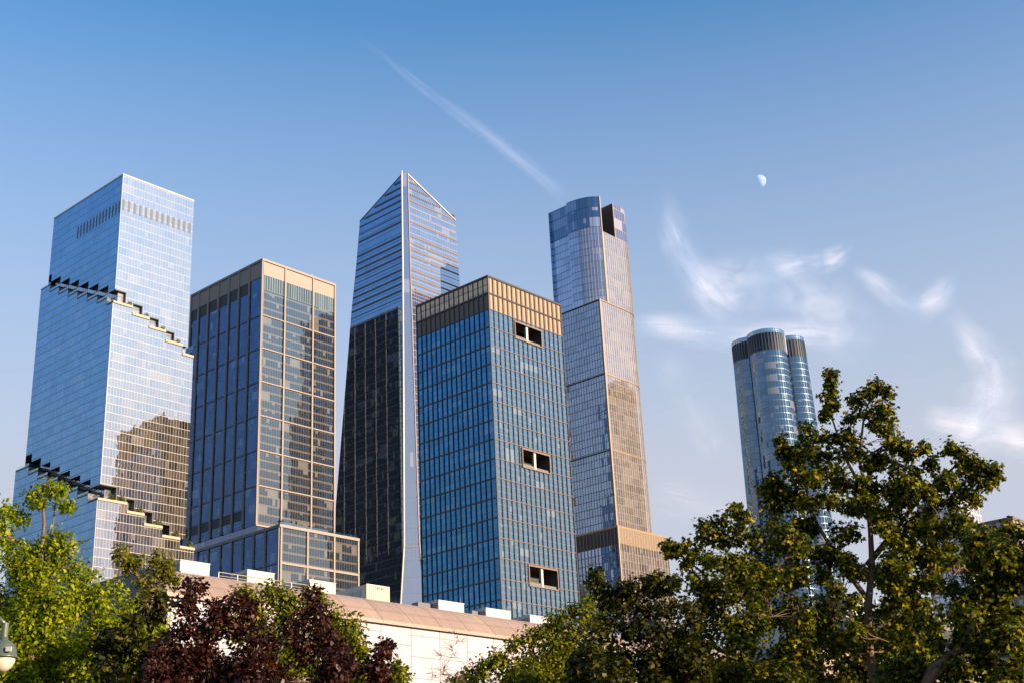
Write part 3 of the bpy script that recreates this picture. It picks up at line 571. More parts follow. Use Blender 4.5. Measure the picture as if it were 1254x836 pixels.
rl.build('sloped_roof_edge', M['roofmetal'], T7)
b_ = MB(); b_.face([(-.6,2.6,27.6),(JL,2.6,27.6),(JL,42,27.9),(-.6,42,27.9)]); b_.face([(-.6,-.35,24.75),(-.6,-.35,25.0),(-.6,.5,25.9),(-.6,1.5,26.8),(-.6,2.6,27.6),(-.6,2.6,24.75)][::-1]); b_.face([(-.6,2.6,24.75),(-.6,42,24.75),(-.6,42,27.9),(-.6,2.6,27.6)][::-1]); b_.build('flat_roof', M['roofing'], T7)
MB().box(-.6, JL, -.4, -.36, 24.65, 24.82).build('drip_edge', M['m_brown'], T7)
def Jpos(px, py, off): return local_on(O7, px, py, off, 'R')
def W(x, y, z, O=O7): p = O+GX*x+GY*y; return (p[0], p[1], z)
def bevel(o, w=.03, n=2):
    m = o.modifiers.new('bevel', 'BEVEL'); m.width = w; m.segments = n; m.limit_method = 'ANGLE'; return o
M['unit_louver'] = stripes('unit_louvers', .18, .35, (.35,.33,.3), (.72,.68,.62), .5, 0, axis=1)
M['unit_side'] = stripes('unit_side_louvers', .2, .5, (.1,.1,.1), (.3,.28,.26), .5, 0, axis=1)
units = [((221, 257, 687, 702), 5, 'white louvred rooftop unit at the left end of the hall roof', 4.2), ((303, 336, 699, 714), 5, 'white rooftop unit beside the pipe railing, second from the left on the hall', 2.6),
         ((379, 411, 711, 725), 5, 'white rooftop unit just left of the cargo container', 2.8), ((537, 568, 736, 749), 5, 'low white rooftop unit below the blue tower corner', 3),
         ((595, 625, 745.5, 757), 5, 'low white rooftop unit, middle one of three right of the container', 3), ((649, 676, 754, 766), 5, 'rightmost white rooftop unit on the hall, beside the lime green tree', 3)]
for (x0, x1, y0, y1), off, lab, dep in units:
    a = Jpos(x0, y0, off); b = Jpos(x1, y0, off); zt = (a[2]+b[2])/2
    e = empty('rooftop_unit', W(a[0], off, 27.62), GROT, label=lab, cat='rooftop unit', group='white units along the hall roof')
    wd = b[0]-a[0]; h = zt-27.62
    bevel(MB().box(0, wd, 0, dep, .12, h-.08).build('cabinet', M['white_metal'], e))
    MB().box(-.05, wd+.05, -.05, dep+.05, h-.08, h).build('lid', M['white_metal'], e)
    MB().box(.1*wd if wd > 1 else .1, .94*wd, -.03, 0, .35, h-.35).build('louver', M['unit_louver'], e)
    MB().box(-.03, 0, .2, dep-.2, .35, h-.3).build('side_louver', M['unit_side'], e)
    MB().box(.1, wd-.1, .1, dep-.1, 0, .12).build('base', M['dark_metal'], e)
    MB().lathe([(.001,h+.28),(.42,h+.28),(.45,h+.2),(.45,h+.0)], wd*.3, dep*.5, 16).build('fan_hood', M['roofing'], e)
    MB().tube([(wd-.25,.3,h),(wd-.25,.3,h+.45),(wd-.25,.5,h+.5)], .05, 8).build('vent_pipe', M['dark_metal'], e)
for (x0, y0), ln, h, lab in (((512, 737.5), 2.2, .55, 'low grey duct between the cargo container and a rooftop unit'), ((578, 748), 1.8, .4, 'low grey duct between two rooftop units right of the tower corner')):
    a = Jpos(x0, y0, 6); e = empty('roof_duct', W(a[0], 6, 27.62), GROT, label=lab, cat='duct', group='grey ducts on the hall roof')
    bevel(MB().box(0, ln, 0, 1, .1, a[2]-27.62+.1).build('casing', M['roofing'], e)); MB().box(.2, .4, .2, .8, 0, .1).build('foot', M['dark_metal'], e); MB().box(ln-.4, ln-.2, .2, .8, 0, .1).build('foot', M['dark_metal'], e)
# container: corrugated end, cab with windows on its long side
a = Jpos(449, 714, 5); b = Jpos(476.5, 718, 5); cw = b[0]-a[0]; ch = a[2]-27.62; cl = 5.4
E8 = empty('cargo_container', W(a[0], 5, 27.62), GROT, label='cream corrugated cargo container with two small windows on the hall roof', cat='container')
cm_ = plain('cream_paint', (.55,.49,.39), .5, 0, .08, 1.2); cg = MB(); n = 11; d_ = cw/(n*2)
for i in range(n*2):   # corrugated end
    x0 = i*d_; y = 0 if i % 2 else .06; x1 = x0+d_
    cg.face([(x0, y, .15), (x1, y, .15), (x1, y, ch-.12), (x0, y, ch-.12)]); y2 = .06 if y == 0 else 0
    cg.face([(x1, y, .15), (x1, y2, .15), (x1, y2, ch-.12), (x1, y, ch-.12)])
cg.build('corrugated_end', cm_, E8)
MB().box(.02, cw-.02, .08, cl, .1, ch-.05).build('body', cm_, E8)
for x in (-.04, cw-.06): MB().box(x, x+.1, -.03, .09, 0, ch).build('corner_post', cm_, E8)
MB().box(.06, cw-.06, -.03, .09, ch-.12, ch).build('top_rail', cm_, E8); MB().box(.06, cw-.06, -.03, .09, 0, .15).build('bottom_rail', cm_, E8)
for x in (.45*cw, .62*cw): MB().box(x, x+.3, -.05, -.03, ch-.4, ch-.25).build('lifting_eye', M['frame_brown'], E8)
for y in (.9, 2.1):
    f_ = MB().box(-.04, .02, y, y+.95, ch*.42, ch*.78).build('window', M['white_metal'], E8); MB().box(-.06, -.04, y+.08, y+.87, ch*.46, ch*.74).build('pane', M['rail_dark'] if 'rail_dark' in M else M.setdefault('rail_dark', facade('dark_pane', 9, 9, mu=0, mv=0, refl=.3, tint=(.6,.7,.8), fl=0)), f_)
# pipe railing
E9 = empty('pipe_railing', W(0, 0, 27.6), GROT, label='thin grey pipe railing along the left part of the hall roof', cat='railing')
r0 = Jpos(268, 698.5, 3.2); r1_ = Jpos(378, 717.5, 3.2); zr = (r0[2]+r1_[2])/2-27.6
MB().tube([(r0[0], 3.2, zr), (r1_[0], 3.2, zr)], .045, 6).build('top_rail', M['unit_rail'] if 'unit_rail' in M else M.setdefault('unit_rail', plain('galvanised_pipe', (.4,.36,.32), .45, .4)), E9)
MB().tube([(r0[0], 3.2, zr*.5), (r1_[0], 3.2, zr*.5)], .03, 6).build('mid_rail', M['unit_rail'], E9)
for i in range(6):
    x = r0[0]+(r1_[0]-r0[0])*i/5; MB().tube([(x, 3.2, 0), (x, 3.2, zr)], .04, 6).build('post', M['unit_rail'], E9)

# ------------------------------------------------------------------ far right background buildings
def grid_building(name, px, py, H, wL, wR, mats, label, z0=0, parapet=None):
    e, o = tower(name, px, py, H, label, 'building')
    b = MB(); b.face([(0,wL,0),(0,0,0),(0,0,H),(0,wL,H)]); b.build('facade', mats[0], e)
    b = MB(); b.face([(0,0,0),(wR,0,0),(wR,0,H),(0,0,H)]); b.build('facade', mats[1], e)
    b = MB(); b.face([(wR,0,0),(wR,wL,0),(wR,wL,H),(wR,0,H)]); b.face([(wR,wL,0),(0,wL,0),(0,wL,H),(wR,wL,H)]); b.face([(0,0,H-.3),(wR,0,H-.3),(wR,wL,H-.3),(0,wL,H-.3)]); b.build('rear_facade', mats[0], e)
    MB().box(-.25, wR+.25, -.25, .0, H-.6, H+.3).build('parapet', mats[2], e); MB().box(-.25, 0, .01, wL, H-.6, H+.3).build('parapet', mats[2], e)
    return e, o
gp = facade('grid_glass_sun_face', 3.2, 3.8, mu=.5, mv=.7, frame=(.6,.53,.48), fmetal=0, tint=(.9,.92,1), refl=.55, dark=(.2,.2,.24), light=(.5,.5,.5), fl=.2, tilt=.02)  # lit side of the grid: sunlight put into paler frame and interior
gs = facade('grid_glass_shade_face', 3.2, 3.8, mu=.5, mv=.9, frame=(.42,.4,.42), fmetal=0, tint=(.8,.85,1), refl=.5, dark=(.1,.1,.14), light=(.5,.45,.4), fl=.2, tilt=.02)  # same grid for the shaded side, shade put into greyer colours
grid_building('pale_apartment_tower', 1172, 608, 150, 20, 24, (gs, gp, M['stone']), 'pale gridded apartment tower glimpsed through the leaves of the large right tree')
br = facade('brown_brick_windows', 2.6, 3.4, mu=1.4, mv=1.5, frame=(.28,.2,.15), fmetal=0, frough=.9, tint=(.6,.6,.7), refl=.3, dark=(.03,.03,.035), fl=.1)
grid_building('brown_brick_building', 1239.5, 633, 92, 12, 60, (br, br, M['frame_brown']), 'brown brick building at the right edge of the photo beyond the trees')
dk = facade('unlit_tone_panel_wall', 3, 3, mu=.08, mv=.1, frame=(.03,.03,.035), fmetal=0, frough=.8, refl=.05, tint=(.3,.3,.4), dark=(.035,.04,.05), light=(.05,.05,.05), fl=.05)  # unlit look of the wall put into a darker panel colour
E10, O10 = grid_building('dark_roofed_hall', 1050, 744, 32, 6, 90, (dk, dk, M['roofing']), 'dark grey hall with a crest of pale fins along its roof')
for i in range(46):
    MB().prism([(i*1.9+.1,.1),(i*1.9+.5,.1),(i*1.9+.5,.4),(i*1.9+.1,.4)], 32.3, 33.8).build('roof_fin', M['white_metal'], E10)
cw_ = plain('tan_concrete', (.36,.28,.2), .9, 0, .12, .5)
Pw = at(1090, 800, 62); Ew = empty('concrete_wall', (Pw[0], Pw[1], 0), GROT, label='plain tan concrete wall seen below the boughs at lower right', cat='wall')
hw = Pw[2]; MB().box(-6, 30, 0, .5, 0, hw).build('wall_panel', cw_, Ew); MB().box(-6.1, 30.1, -.1, .6, hw, hw+.25).build('coping', M['stone'], Ew)
Pk = at(1035, 742, 90); Ek = empty('white_kiosk_building', (Pk[0], Pk[1], 0), GROT, label='small white building with banded front glimpsed left of the large trunk', cat='building')
hk = Pk[2]; MB().box(0, 3.4, 0, 8, 0, hk).build('wall', M['white_metal'], Ek); 
for k in range(4): MB().box(-.1, 3.5, -.12, 0, hk-1.4-2.2*k, hk-.7-2.2*k).build('shade_band', M['dark_metal'], Ek)
MB().box(-.3, 3.7, -.4, 8.3, hk, hk+.35).build('roof', M['white_metal'], Ek)

# ------------------------------------------------------------------ street lamps
def lamp(px, py, dist, label, arm_dir, scale=1.0, flip=1):
    P = at(px, py, dist); s = scale
    e = empty('street_lamp', (P[0], P[1], 0), 0, label=label, cat='street lamp', group='green hooded park lamps')
    z = P[2]; hood = plain('grey_green_paint', (.10,.125,.095), .35, .2, .06); globe = plain('frosted_lamp_bowl', (.72,.6,.48), .35, 0, .03)
    h = MB(); h.lathe([(.001,.30*s+z),(.06*s,.30*s+z),(.065*s,.26*s+z),(.12*s,.235*s+z),(.17*s,.18*s+z),(.2*s,.11*s+z),(.21*s,.03*s+z),(.235*s,.0+z),(.235*s,-.02*s+z),(.2*s,-.02*s+z)], 0, 0, 32); ho = h.build('hood', hood, e, True)
    g = MB(); g.lathe([(.195*s,-.015*s+z),(.185*s,-.08*s+z),(.15*s,-.15*s+z),(.1*s,-.2*s+z),(.05*s,-.225*s+z),(.001,-.23*s+z)], 0, 0, 32); g.build('bowl', globe, e, True)
    MB().tube([(0,0,z+.28*s),(0,0,z+.52*s)], .055*s, 16).build('stem', hood, e, False)
    ax, ay = arm_dir; pts = [(0,0,z+.5*s),(ax*.12,ay*.12,z+.62*s),(ax*.35,ay*.35,z+.64*s),(ax*.8,ay*.8,z+.55*s),(ax*1.1,ay*1.1,z+.4*s)]
    MB().tube(pts, .035*s, 10).build('arm', hood, e, True)
    MB().tube([(ax*1.1,ay*1.1,0),(ax*1.1,ay*1.1,.5),(ax*1.1,ay*1.1,z+.7*s)], [.12,.07,.05], 12).build('pole', hood, e, True)
    MB().lathe([(.22,0),(.22,.12),(.15,.3),(.12,.6),(.08,.7)], ax*1.1, ay*1.1, 16).build('base', hood, e, True)
    MB().box(.12*s, .2*s, -.213*s, -.17*s, z+.05*s, z+.12*s).build('label_plate', M['white_metal'], ho)
lamp(3, 804, 20.5, 'grey green hooded park lamp with pale glass bowl at the lower left edge', (-1, .1), .92)
lamp(1237, 803, 36, 'small hooded park lamp half hidden by leaves at the lower right', (.3, .95), 1.0)

# ------------------------------------------------------------------ moon, contrail, cirrus
def additive(name, build_alpha, col, both=True):
    m, t, out = newmat(name); g = G(t); al = build_alpha(g, t)
    v = g.n('ShaderNodeVectorMath', operation='SCALE'); v.inputs[0].default_value = col; g.put(v.inputs['Scale'], al)
    d = g.n('ShaderNodeBsdfDiffuse'); t.links.new(v.outputs[0], d.inputs[0]); tr = g.n('ShaderNodeBsdfTransparent')
    a = g.n('ShaderNodeAddShader'); t.links.new(tr.outputs[0], a.inputs[0]); t.links.new(d.outputs[0], a.inputs[1]); last = a.outputs[0]
    if both:
        x = g.n('ShaderNodeBsdfTranslucent'); t.links.new(v.outputs[0], x.inputs[0]); a2 = g.n('ShaderNodeAddShader'); t.links.new(last, a2.inputs[0]); t.links.new(x.outputs[0], a2.inputs[1]); last = a2.outputs[0]
    t.links.new(last, out.inputs[0]); return m
def moon_a(g, t):
    tc = g.n('ShaderNodeTexCoord'); nz = g.n('ShaderNodeTexNoise'); nz.inputs['Scale'].default_value = .02; nz.inputs['Detail'].default_value = 3; t.links.new(tc.outputs['Object'], nz.inputs['Vector'])
    mr = g.n('ShaderNodeMapRange'); t.links.new(nz.outputs[0], mr.inputs[0]); mr.inputs[1].default_value = .4; mr.inputs[2].default_value = .6; mr.inputs[3].default_value = .6; mr.inputs[4].default_value = 1
    return mr.outputs[0]
dm = ray(930.5, 222)*20000; bpy_m = MB(); R_ = 20000*math.tan(math.radians(.262))
bpy_m.lathe([(max(.01, R_*math.sin(math.pi*i/48)), R_*math.cos(math.pi*i/48)) for i in range(25)], 0, 0, 48)  # only the sunlit half is built; the moon's phase sits in the shape
mo = bpy_m.build('moon', additive('moon_rock', moon_a, (.22,.22,.24), False), None, True); mo.location = tuple(CAM+dm); mo.rotation_euler = SUNV.to_track_quat('Z', 'Y').to_euler(); tag(mo, 'pale half moon high in the blue sky right of centre', 'moon')
ALT = 2200.0
def wisp(name, label, pts, mat_kw, cat='cloud', group=None):
    """a ribbon of ice cloud lying flat at altitude; pts = (px, py, half width px)"""
    # resample the centre line smoothly, then lift it to the altitude plane
    n = 40; P = np.array([p[:2] for p in pts], float); Wd = np.array([p[2] for p in pts], float)
    tt = np.linspace(0, len(pts)-1, n); 
    def cr(A, t):
        i = int(min(t, len(A)-1.0001)); f = t-i; a = A[max(i-1, 0)]; b = A[i]; c_ = A[i+1]; d = A[min(i+2, len(A)-1)]
        return .5*((2*b)+(-a+c_)*f+(2*a-5*b+4*c_-d)*f*f+(-a+3*b-3*c_+d)*f**3)
    C = np.array([cr(P, t) for t in tt]); Wn = np.array([cr(Wd, t) for t in tt]); T = np.gradient(C, axis=0); T /= np.linalg.norm(T, axis=1)[:, None]; N = np.stack([-T[:, 1], T[:, 0]], 1)
    m = MB(); rows = []; K = 8; ln = 0; base = []
    for i in range(n):
        if i: ln += float(np.linalg.norm(C[i]-C[i-1]))
        row = []
        for k in range(K+1):
            s = -1+2*k/K; q = C[i]+N[i]*s*Wn[i]; w_ = atz(q[0], q[1], ALT+ALTOFF[0]+14*math.sin(i*.35)*(1-s*s)); row.append((tuple(w_), (ln/100, (s+1)/2, i/(n-1), Wn[i])))
        rows.append(row)
    L = ln/100
    for i in range(n-1):
        for k in range(K):
            q = [rows[i][k], rows[i][k+1], rows[i+1][k+1], rows[i+1][k]]; m.face([a[0] for a in q], [(a[1][0]/L, a[1][1]) for a in q])
    ALTOFF[0] += 12
    def al(g, t):
        uv = g.n('ShaderNodeUVMap'); sx = g.n('ShaderNodeSeparateXYZ'); t.links.new(uv.outputs[0], sx.inputs[0])
        U, V = sx.outputs[0], sx.outputs[1]
        tc = g.n('ShaderNodeTexCoord')
        wz = g.n('ShaderNodeTexNoise'); wz.inputs['Scale'].default_value = .0035; wz.inputs['Detail'].default_value = 3; t.links.new(tc.outputs['Object'], wz.inputs['Vector'])
        Vw = g.m('ADD', V, g.m('MULTIPLY', g.m('SUBTRACT', wz.outputs[0], .5), mat_kw.get('warp', .5)))
        bell = g.m('SUBTRACT', 1.0, g.m('POWER', g.m('ABSOLUTE', g.m('MULTIPLY_ADD', Vw, 2.0, -1.0)), mat_kw.get('edge', 1.3))); bell = g.m('MAXIMUM', bell, 0.0); bell = g.m('POWER', bell, mat_kw.get('pow', 1.6))
        clamp = g.m('MAXIMUM', g.m('SUBTRACT', 1.0, g.m('POWER', g.m('ABSOLUTE', g.m('MULTIPLY_ADD', V, 2.0, -1.0)), 4.0)), 0.0)
        e0 = mat_kw.get('ends', (.2, .2))
        a1 = g.n('ShaderNodeMapRange', interpolation_type='SMOOTHSTEP'); t.links.new(U, a1.inputs[0]); a1.inputs[1].default_value = 0; a1.inputs[2].default_value = e0[0]
        a2 = g.n('ShaderNodeMapRange', interpolation_type='SMOOTHSTEP'); t.links.new(U, a2.inputs[0]); a2.inputs[1].default_value = 1; a2.inputs[2].default_value = 1-e0[1]
        mp = g.n('ShaderNodeMapping'); mp.inputs['Scale'].default_value = (L*mat_kw.get('su', 2.2)*.8, mat_kw.get('sv', 3.0)*1.7, 1); mp.inputs['Rotation'].default_value = (0, 0, mat_kw.get('rot', .25)); t.links.new(uv.outputs[0], mp.inputs[0])
        nz = g.n('ShaderNodeTexNoise'); nz.inputs['Scale'].default_value = 1; nz.inputs['Detail'].default_value = 9; nz.inputs['Roughness'].default_value = .6; nz.inputs['Distortion'].default_value = mat_kw.get('dist', .5); t.links.new(mp.outputs[0], nz.inputs['Vector'])
        mr = g.n('ShaderNodeMapRange', interpolation_type='SMOOTHSTEP'); t.links.new(nz.outputs[0], mr.inputs[0]); mr.inputs[1].default_value = mat_kw.get('lo', .3); mr.inputs[2].default_value = mat_kw.get('hi', .75)
        x = g.m('MULTIPLY', bell, a1.outputs[0]); x = g.m('MULTIPLY', x, a2.outputs[0]); x = g.m('MULTIPLY', x, clamp); x = g.m('MULTIPLY', x, mr.outputs[0]); return g.m('MULTIPLY', x, mat_kw.get('k', 1.0)*(.78 if cat == 'cloud' else 1))
    o = m.build(name, additive(name+'_ice', al, (.145,.118,.10)), None, True)
    tag(o, label, cat, group); return o
ALTOFF = [0.0]
GRP = 'thin cirrus wisps in the sky'
wisp('contrail', 'long thin diagonal vapour trail fading up across the blue sky', [(425,35,4),(470,70,6),(520,110,8),(580,153,11),(640,197,13),(700,250,13)], dict(k=1.15, warp=.25, su=1.1, sv=1.6, lo=.05, hi=.85, ends=(.5,.12), rot=.1, edge=1.6), 'contrail')
wisp('cirrus_cloud', 'upright feathery streak of cloud right of the bronze tower crown', [(808,225,16),(826,280,26),(845,325,34),(875,365,34),(920,400,26)], dict(k=2.6, lo=.15, ends=(.35,.3)), group=GRP)
wisp('cirrus_cloud', 'flat cloud band between the bronze tower and the lobed tower', [(765,398,18),(810,400,24),(860,406,26),(920,412,26),(1000,410,24),(1060,420,20)], dict(k=2.7, lo=.1, ends=(.15,.3), su=1.5), group=GRP)
wisp('cirrus_cloud', 'broad ragged cloud patch directly above the lobed tower', [(840,350,46),(900,345,55),(960,350,70),(1020,395,60),(1080,430,40)], dict(k=2.2, lo=.2, su=2.6, sv=2.2), group=GRP)
wisp('cirrus_cloud', 'faint pale streak above the ragged patch under the moon', [(930,330,22),(980,322,26),(1020,318,22),(1050,300,14)], dict(k=1.9, su=3), group=GRP)
wisp('cirrus_cloud', 'bright hooked cloud wisp right of the moon', [(1035,325,14),(1075,350,20),(1118,374,26),(1150,362,26),(1170,330,15)], dict(k=1.9, ends=(.25,.15), su=2.2, sv=2, lo=.2, hi=.62), group=GRP)
wisp('cirrus_cloud', 'tall wispy cloud curling down near the right edge of the sky', [(1150,375,20),(1195,420,30),(1215,465,44),(1200,515,50),(1165,550,30)], dict(k=2.7, lo=.15, su=1.8, sv=2.6, ends=(.3,.25)), group=GRP)
wisp('cirrus_cloud', 'pale cloud spread low beside the right edge above the trees', [(1120,505,18),(1180,520,28),(1240,535,34),(1300,545,30)], dict(k=2.2, lo=.1, su=2.0), group=GRP)
wisp('cirrus_cloud', 'hair-thin wisps of cloud left of the lobed tower below the flat band', [(800,430,26),(835,470,34),(860,520,34),(880,570,24)], dict(k=.8, su=2.4, sv=2, lo=.25), group=GRP)
wisp('cirrus_cloud', 'faint low veil of cloud between the bronze tower base and the trees', [(790,600,30),(850,615,34),(920,625,30),(1000,640,30)], dict(k=1.0, su=1.2), group=GRP)

# ------------------------------------------------------------------ trees
def leafmat(name, cols, rough=.5, trans=.45, hue=.0):
    m, t, out = newmat(name); g = G(t)
    geo = g.n('ShaderNodeNewGeometry'); cr = g.n('ShaderNodeValToRGB'); t.links.new(geo.outputs['Random Per Island'], cr.inputs[0])
    el = cr.color_ramp.elements
    for i, (p, c_) in enumerate(cols):
        e = el[i] if i < 2 else el.new(p)
        e.position = p; e.color = (*[q*.72 for q in c_], 1)
    d = g.n('ShaderNodeBsdfPrincipled'); t.links.new(cr.outputs[0], d.inputs['Base Color']); d.inputs['Roughness'].default_value = rough; d.inputs['Specular IOR Level'].default_value = .18
    x = g.n('ShaderNodeBsdfTranslucent'); v = g.n('ShaderNodeVectorMath', operation='MULTIPLY'); t.links.new(cr.outputs[0], v.inputs[0]); v.inputs[1].default_value = (1.5,1.5,.7) if 'purple' not in name else (1.6,.8,.8); t.links.new(v.outputs[0], x.inputs[0])
    t.links.new(g.mixs(trans, d.outputs[0], x.outputs[0]), out.inputs[0]); return m
MAPLE = np.array([(0,0),(.28,.05),(.5,.0),(.42,.28),(.52,.55),(.26,.55),(0,1.0),(-.26,.55),(-.52,.55),(-.42,.28),(-.5,0),(-.28,.05)])
OAK = np.array([(0,0),(.14,.15),(.3,.35),(.22,.5),(.3,.72),(.12,.85),(0,1.05),(-.12,.85),(-.3,.72),(-.22,.5),(-.3,.35),(-.14,.15)])
OVAL = np.array([(0,0),(.24,.2),(.33,.5),(.2,.82),(0,1.05),(-.2,.82),(-.33,.5),(-.24,.2)])
def leaves_mesh(cen, size, shape, droop, name, mat, parent, inv, outv=None, axis=None):
    n = len(cen); K = len(shape)
    az = rng.uniform(0, 2*np.pi, n); tilt = rng.normal(droop, .55, n)
    d = np.stack([np.cos(az)*np.cos(tilt), np.sin(az)*np.cos(tilt), -np.sin(tilt)], 1)      # leaf axis
    if axis is not None: d = axis*1.1+d*.7; d /= np.linalg.norm(d, axis=1)[:, None]+1e-9
    up = np.stack([rng.normal(0, .45, n), rng.normal(0, .45, n), np.ones(n)], 1)
    if outv is not None: up += outv*.9
    s_ = np.cross(d, up); s_ /= np.linalg.norm(s_, axis=1)[:, None]+1e-9; nn = np.cross(s_, d)
    sz = size*rng.uniform(.55, 1.35, n)
    V = cen[:, None, :]+sz[:, None, None]*(shape[None, :, 0:1]*s_[:, None, :]+(shape[None, :, 1:2]-.3)*d[:, None, :]+(np.abs(shape[None, :, 0:1])*.35-(shape[None, :, 1:2]**2)*.2)*nn[:, None, :])
    V = V.reshape(-1, 3)-np.array(inv)
    me = bpy.data.meshes.new(name); me.vertices.add(n*K); me.vertices.foreach_set('co', V.astype(np.float32).ravel())
    me.loops.add(n*K); me.loops.foreach_set('vertex_index', np.arange(n*K, dtype=np.int32))
    me.polygons.add(n); me.polygons.foreach_set('loop_start', np.arange(0, n*K, K, dtype=np.int32)); me.update(calc_edges=True)
    me.materials.append(mat); o = bpy.data.objects.new(name, me); COL.objects.link(o); o.parent = parent; return o
def curve_pts(a, b, n, sag, wob):
    a, b = np.array(a), np.array(b); L = np.linalg.norm(b-a); pts = []
    off = rng.normal(0, wob*L, 3); off2 = rng.normal(0, wob*L*.5, 3)
    for i in range(n+1):
        t = i/n; p = a*(1-t)+b*t+off*math.sin(math.pi*t)+off2*math.sin(2*math.pi*t); p[2] -= sag*L*math.sin(math.pi*t)*.5
        pts.append(p)
    return pts
def tree(name, label, base, blobs, dist, lsz, shape, lmat, bmat=None, per=1.0, trunk_r=.18, fork=None, droop=.5, limbs=(), group=None, cr=.34, nl=16, bare=0, spread=1.0, wood=True, cat='tree', ws=1.0):
    """base (px, dist) of the trunk on the ground; blobs (px, py, r px, depth) make the uneven crown, each a spray of leaf clusters on its own limb"""
    bmat = bmat or M['bark']
    B = at(base[0], base[1], dist); B[2] = 0
    e = empty(name, tuple(B), 0, label=label, cat=cat, group=group)
    fk = at(*fork, dist) if fork else np.array([B[0], B[1], 3.0])
    tk = MB(); tp = curve_pts(B, fk, 7, 0, .012)
    tk.tube([tuple(p-B) for p in tp], [trunk_r*(1.25 if i == 0 else 1)*(1-.35*i/7) for i in range(8)], 12, cap=False)
    nodes = [(tp[-1], trunk_r*.65)]
    for path, r0, r1 in limbs:
        P = [at(x, y, dist+dz) for x, y, dz in path]; n = len(P)
        tk.tube([tuple(p-B) for p in P], [r0+(r1-r0)*i/(n-1) for i in range(n)], 9, cap=False)
        for i, p in enumerate(P): nodes.append((p, r0+(r1-r0)*i/(n-1)))
    cen, outs, axs = [], [], []
    order = sorted(blobs, key=lambda b: np.linalg.norm(at(b[0], b[1], dist+b[3])-fk))
    for bx, by, br_, dz in order:
        c_ = at(bx, by, dist+dz); D = np.linalg.norm(c_-CAM); r = br_/FPX*D
        # limb from the best existing node
        cand = [(np.linalg.norm(nd-c_)*(1.0 if nd[2] < c_[2] else 1.8), nd, nr) for nd, nr in nodes]; _, nd, nr = min(cand, key=lambda t: t[0])
        cp = curve_pts(nd, c_, 5, -.12, .06); r0 = max(.012, min(nr*.8, .02+r*.035))*ws; tk.tube([tuple(p-B) for p in cp], [r0*(1-.6*i/5) for i in range(6)], 6, cap=False)
        for i in (2, 3, 4, 5): nodes.append((cp[i], r0*(1-.6*i/5)))
        depth_r = max(r*.8, .3)*spread
        ncl = max(9, int(per*15*(r/cr)**2*(.6+.4*depth_r/r)))
        for _ in range(ncl):
            v = rng.normal(size=3); v /= np.linalg.norm(v); rad = rng.uniform(0, 1)**.42
            q = c_+v*rad*np.array([r, depth_r, r])*rng.uniform(.85, 1.12)
            if rng.uniform() < .35 or not wood: s_ = None
            else: s_ = cp[rng.integers(2, 6)]
            if s_ is not None:
                tw = curve_pts(s_, q, 3, -.1, .07); tk.tube([tuple(p-B) for p in tw], [.014*ws, .011*ws, .008*ws, .004*ws], 4, cap=False)
            if rng.uniform() < bare: continue
            k = int(nl*rng.uniform(.5, 1.4)); ce = min(cr, .16+.3*r); st = rng.normal(size=(k, 3)); st /= np.linalg.norm(st, axis=1)[:, None]; axs.append(st*1.0); st = st*rng.uniform(.25, 1, (k, 1))*np.array([ce, ce, ce*.75])
            cen.append(q+st); outs.append(np.tile(v, (k, 1)))
    tk.build('trunk', bmat, e, True)
    if cen:
        cen = np.concatenate(cen); outs = np.concatenate(outs)
        leaves_mesh(cen, lsz, shape, droop, 'crown', lmat, e, B, outs, np.concatenate(axs))
        TREESTAT.append((name, len(cen)))
    return e
TREESTAT = []
LM = {}
LM['lime'] = leafmat('lime_leaves', [(0,(.06,.12,.004)),(1,(.72,.66,.02)),(.5,(.27,.36,.008)),(.85,(.52,.54,.012))], trans=.45)
LM['olive'] = leafmat('olive_leaves', [(0,(.09,.10,.01)),(1,(.38,.33,.02)),(.6,(.22,.21,.015))])
LM['dark'] = leafmat('dark_leaves', [(0,(.012,.02,.002)),(1,(.2,.16,.01)),(.6,(.036,.045,.004))], trans=.35)
LM['maple'] = leafmat('maple_leaves', [(0,(.014,.022,.002)),(1,(.6,.33,.016)),(.45,(.055,.08,.004)),(.75,(.22,.23,.008)),(.95,(.48,.38,.012))], trans=.38)  # upper stops put golden sun highlights into random leaf colours
LM['purple'] = leafmat('purple_leaves', [(0,(.018,.007,.006)),(1,(.17,.055,.03)),(.6,(.05,.017,.012))], trans=.3, rough=.35)
LM['green'] = leafmat('green_leaves', [(0,(.035,.065,.004)),(1,(.52,.46,.015)),(.6,(.22,.25,.008))])
def scat(boxes, seed=0):
    """fill a lower crown region with overlapping blobs: (x0,x1,y0,y1,n,r0,r1,d0,d1)"""
    rr = np.random.default_rng(seed); res = []
    for x0, x1, y0, y1, n, ra, rb, d0, d1 in boxes:
        for i in range(n): res.append((rr.uniform(x0, x1), rr.uniform(y0, y1), rr.uniform(ra, rb), rr.uniform(d0, d1)))
    return res
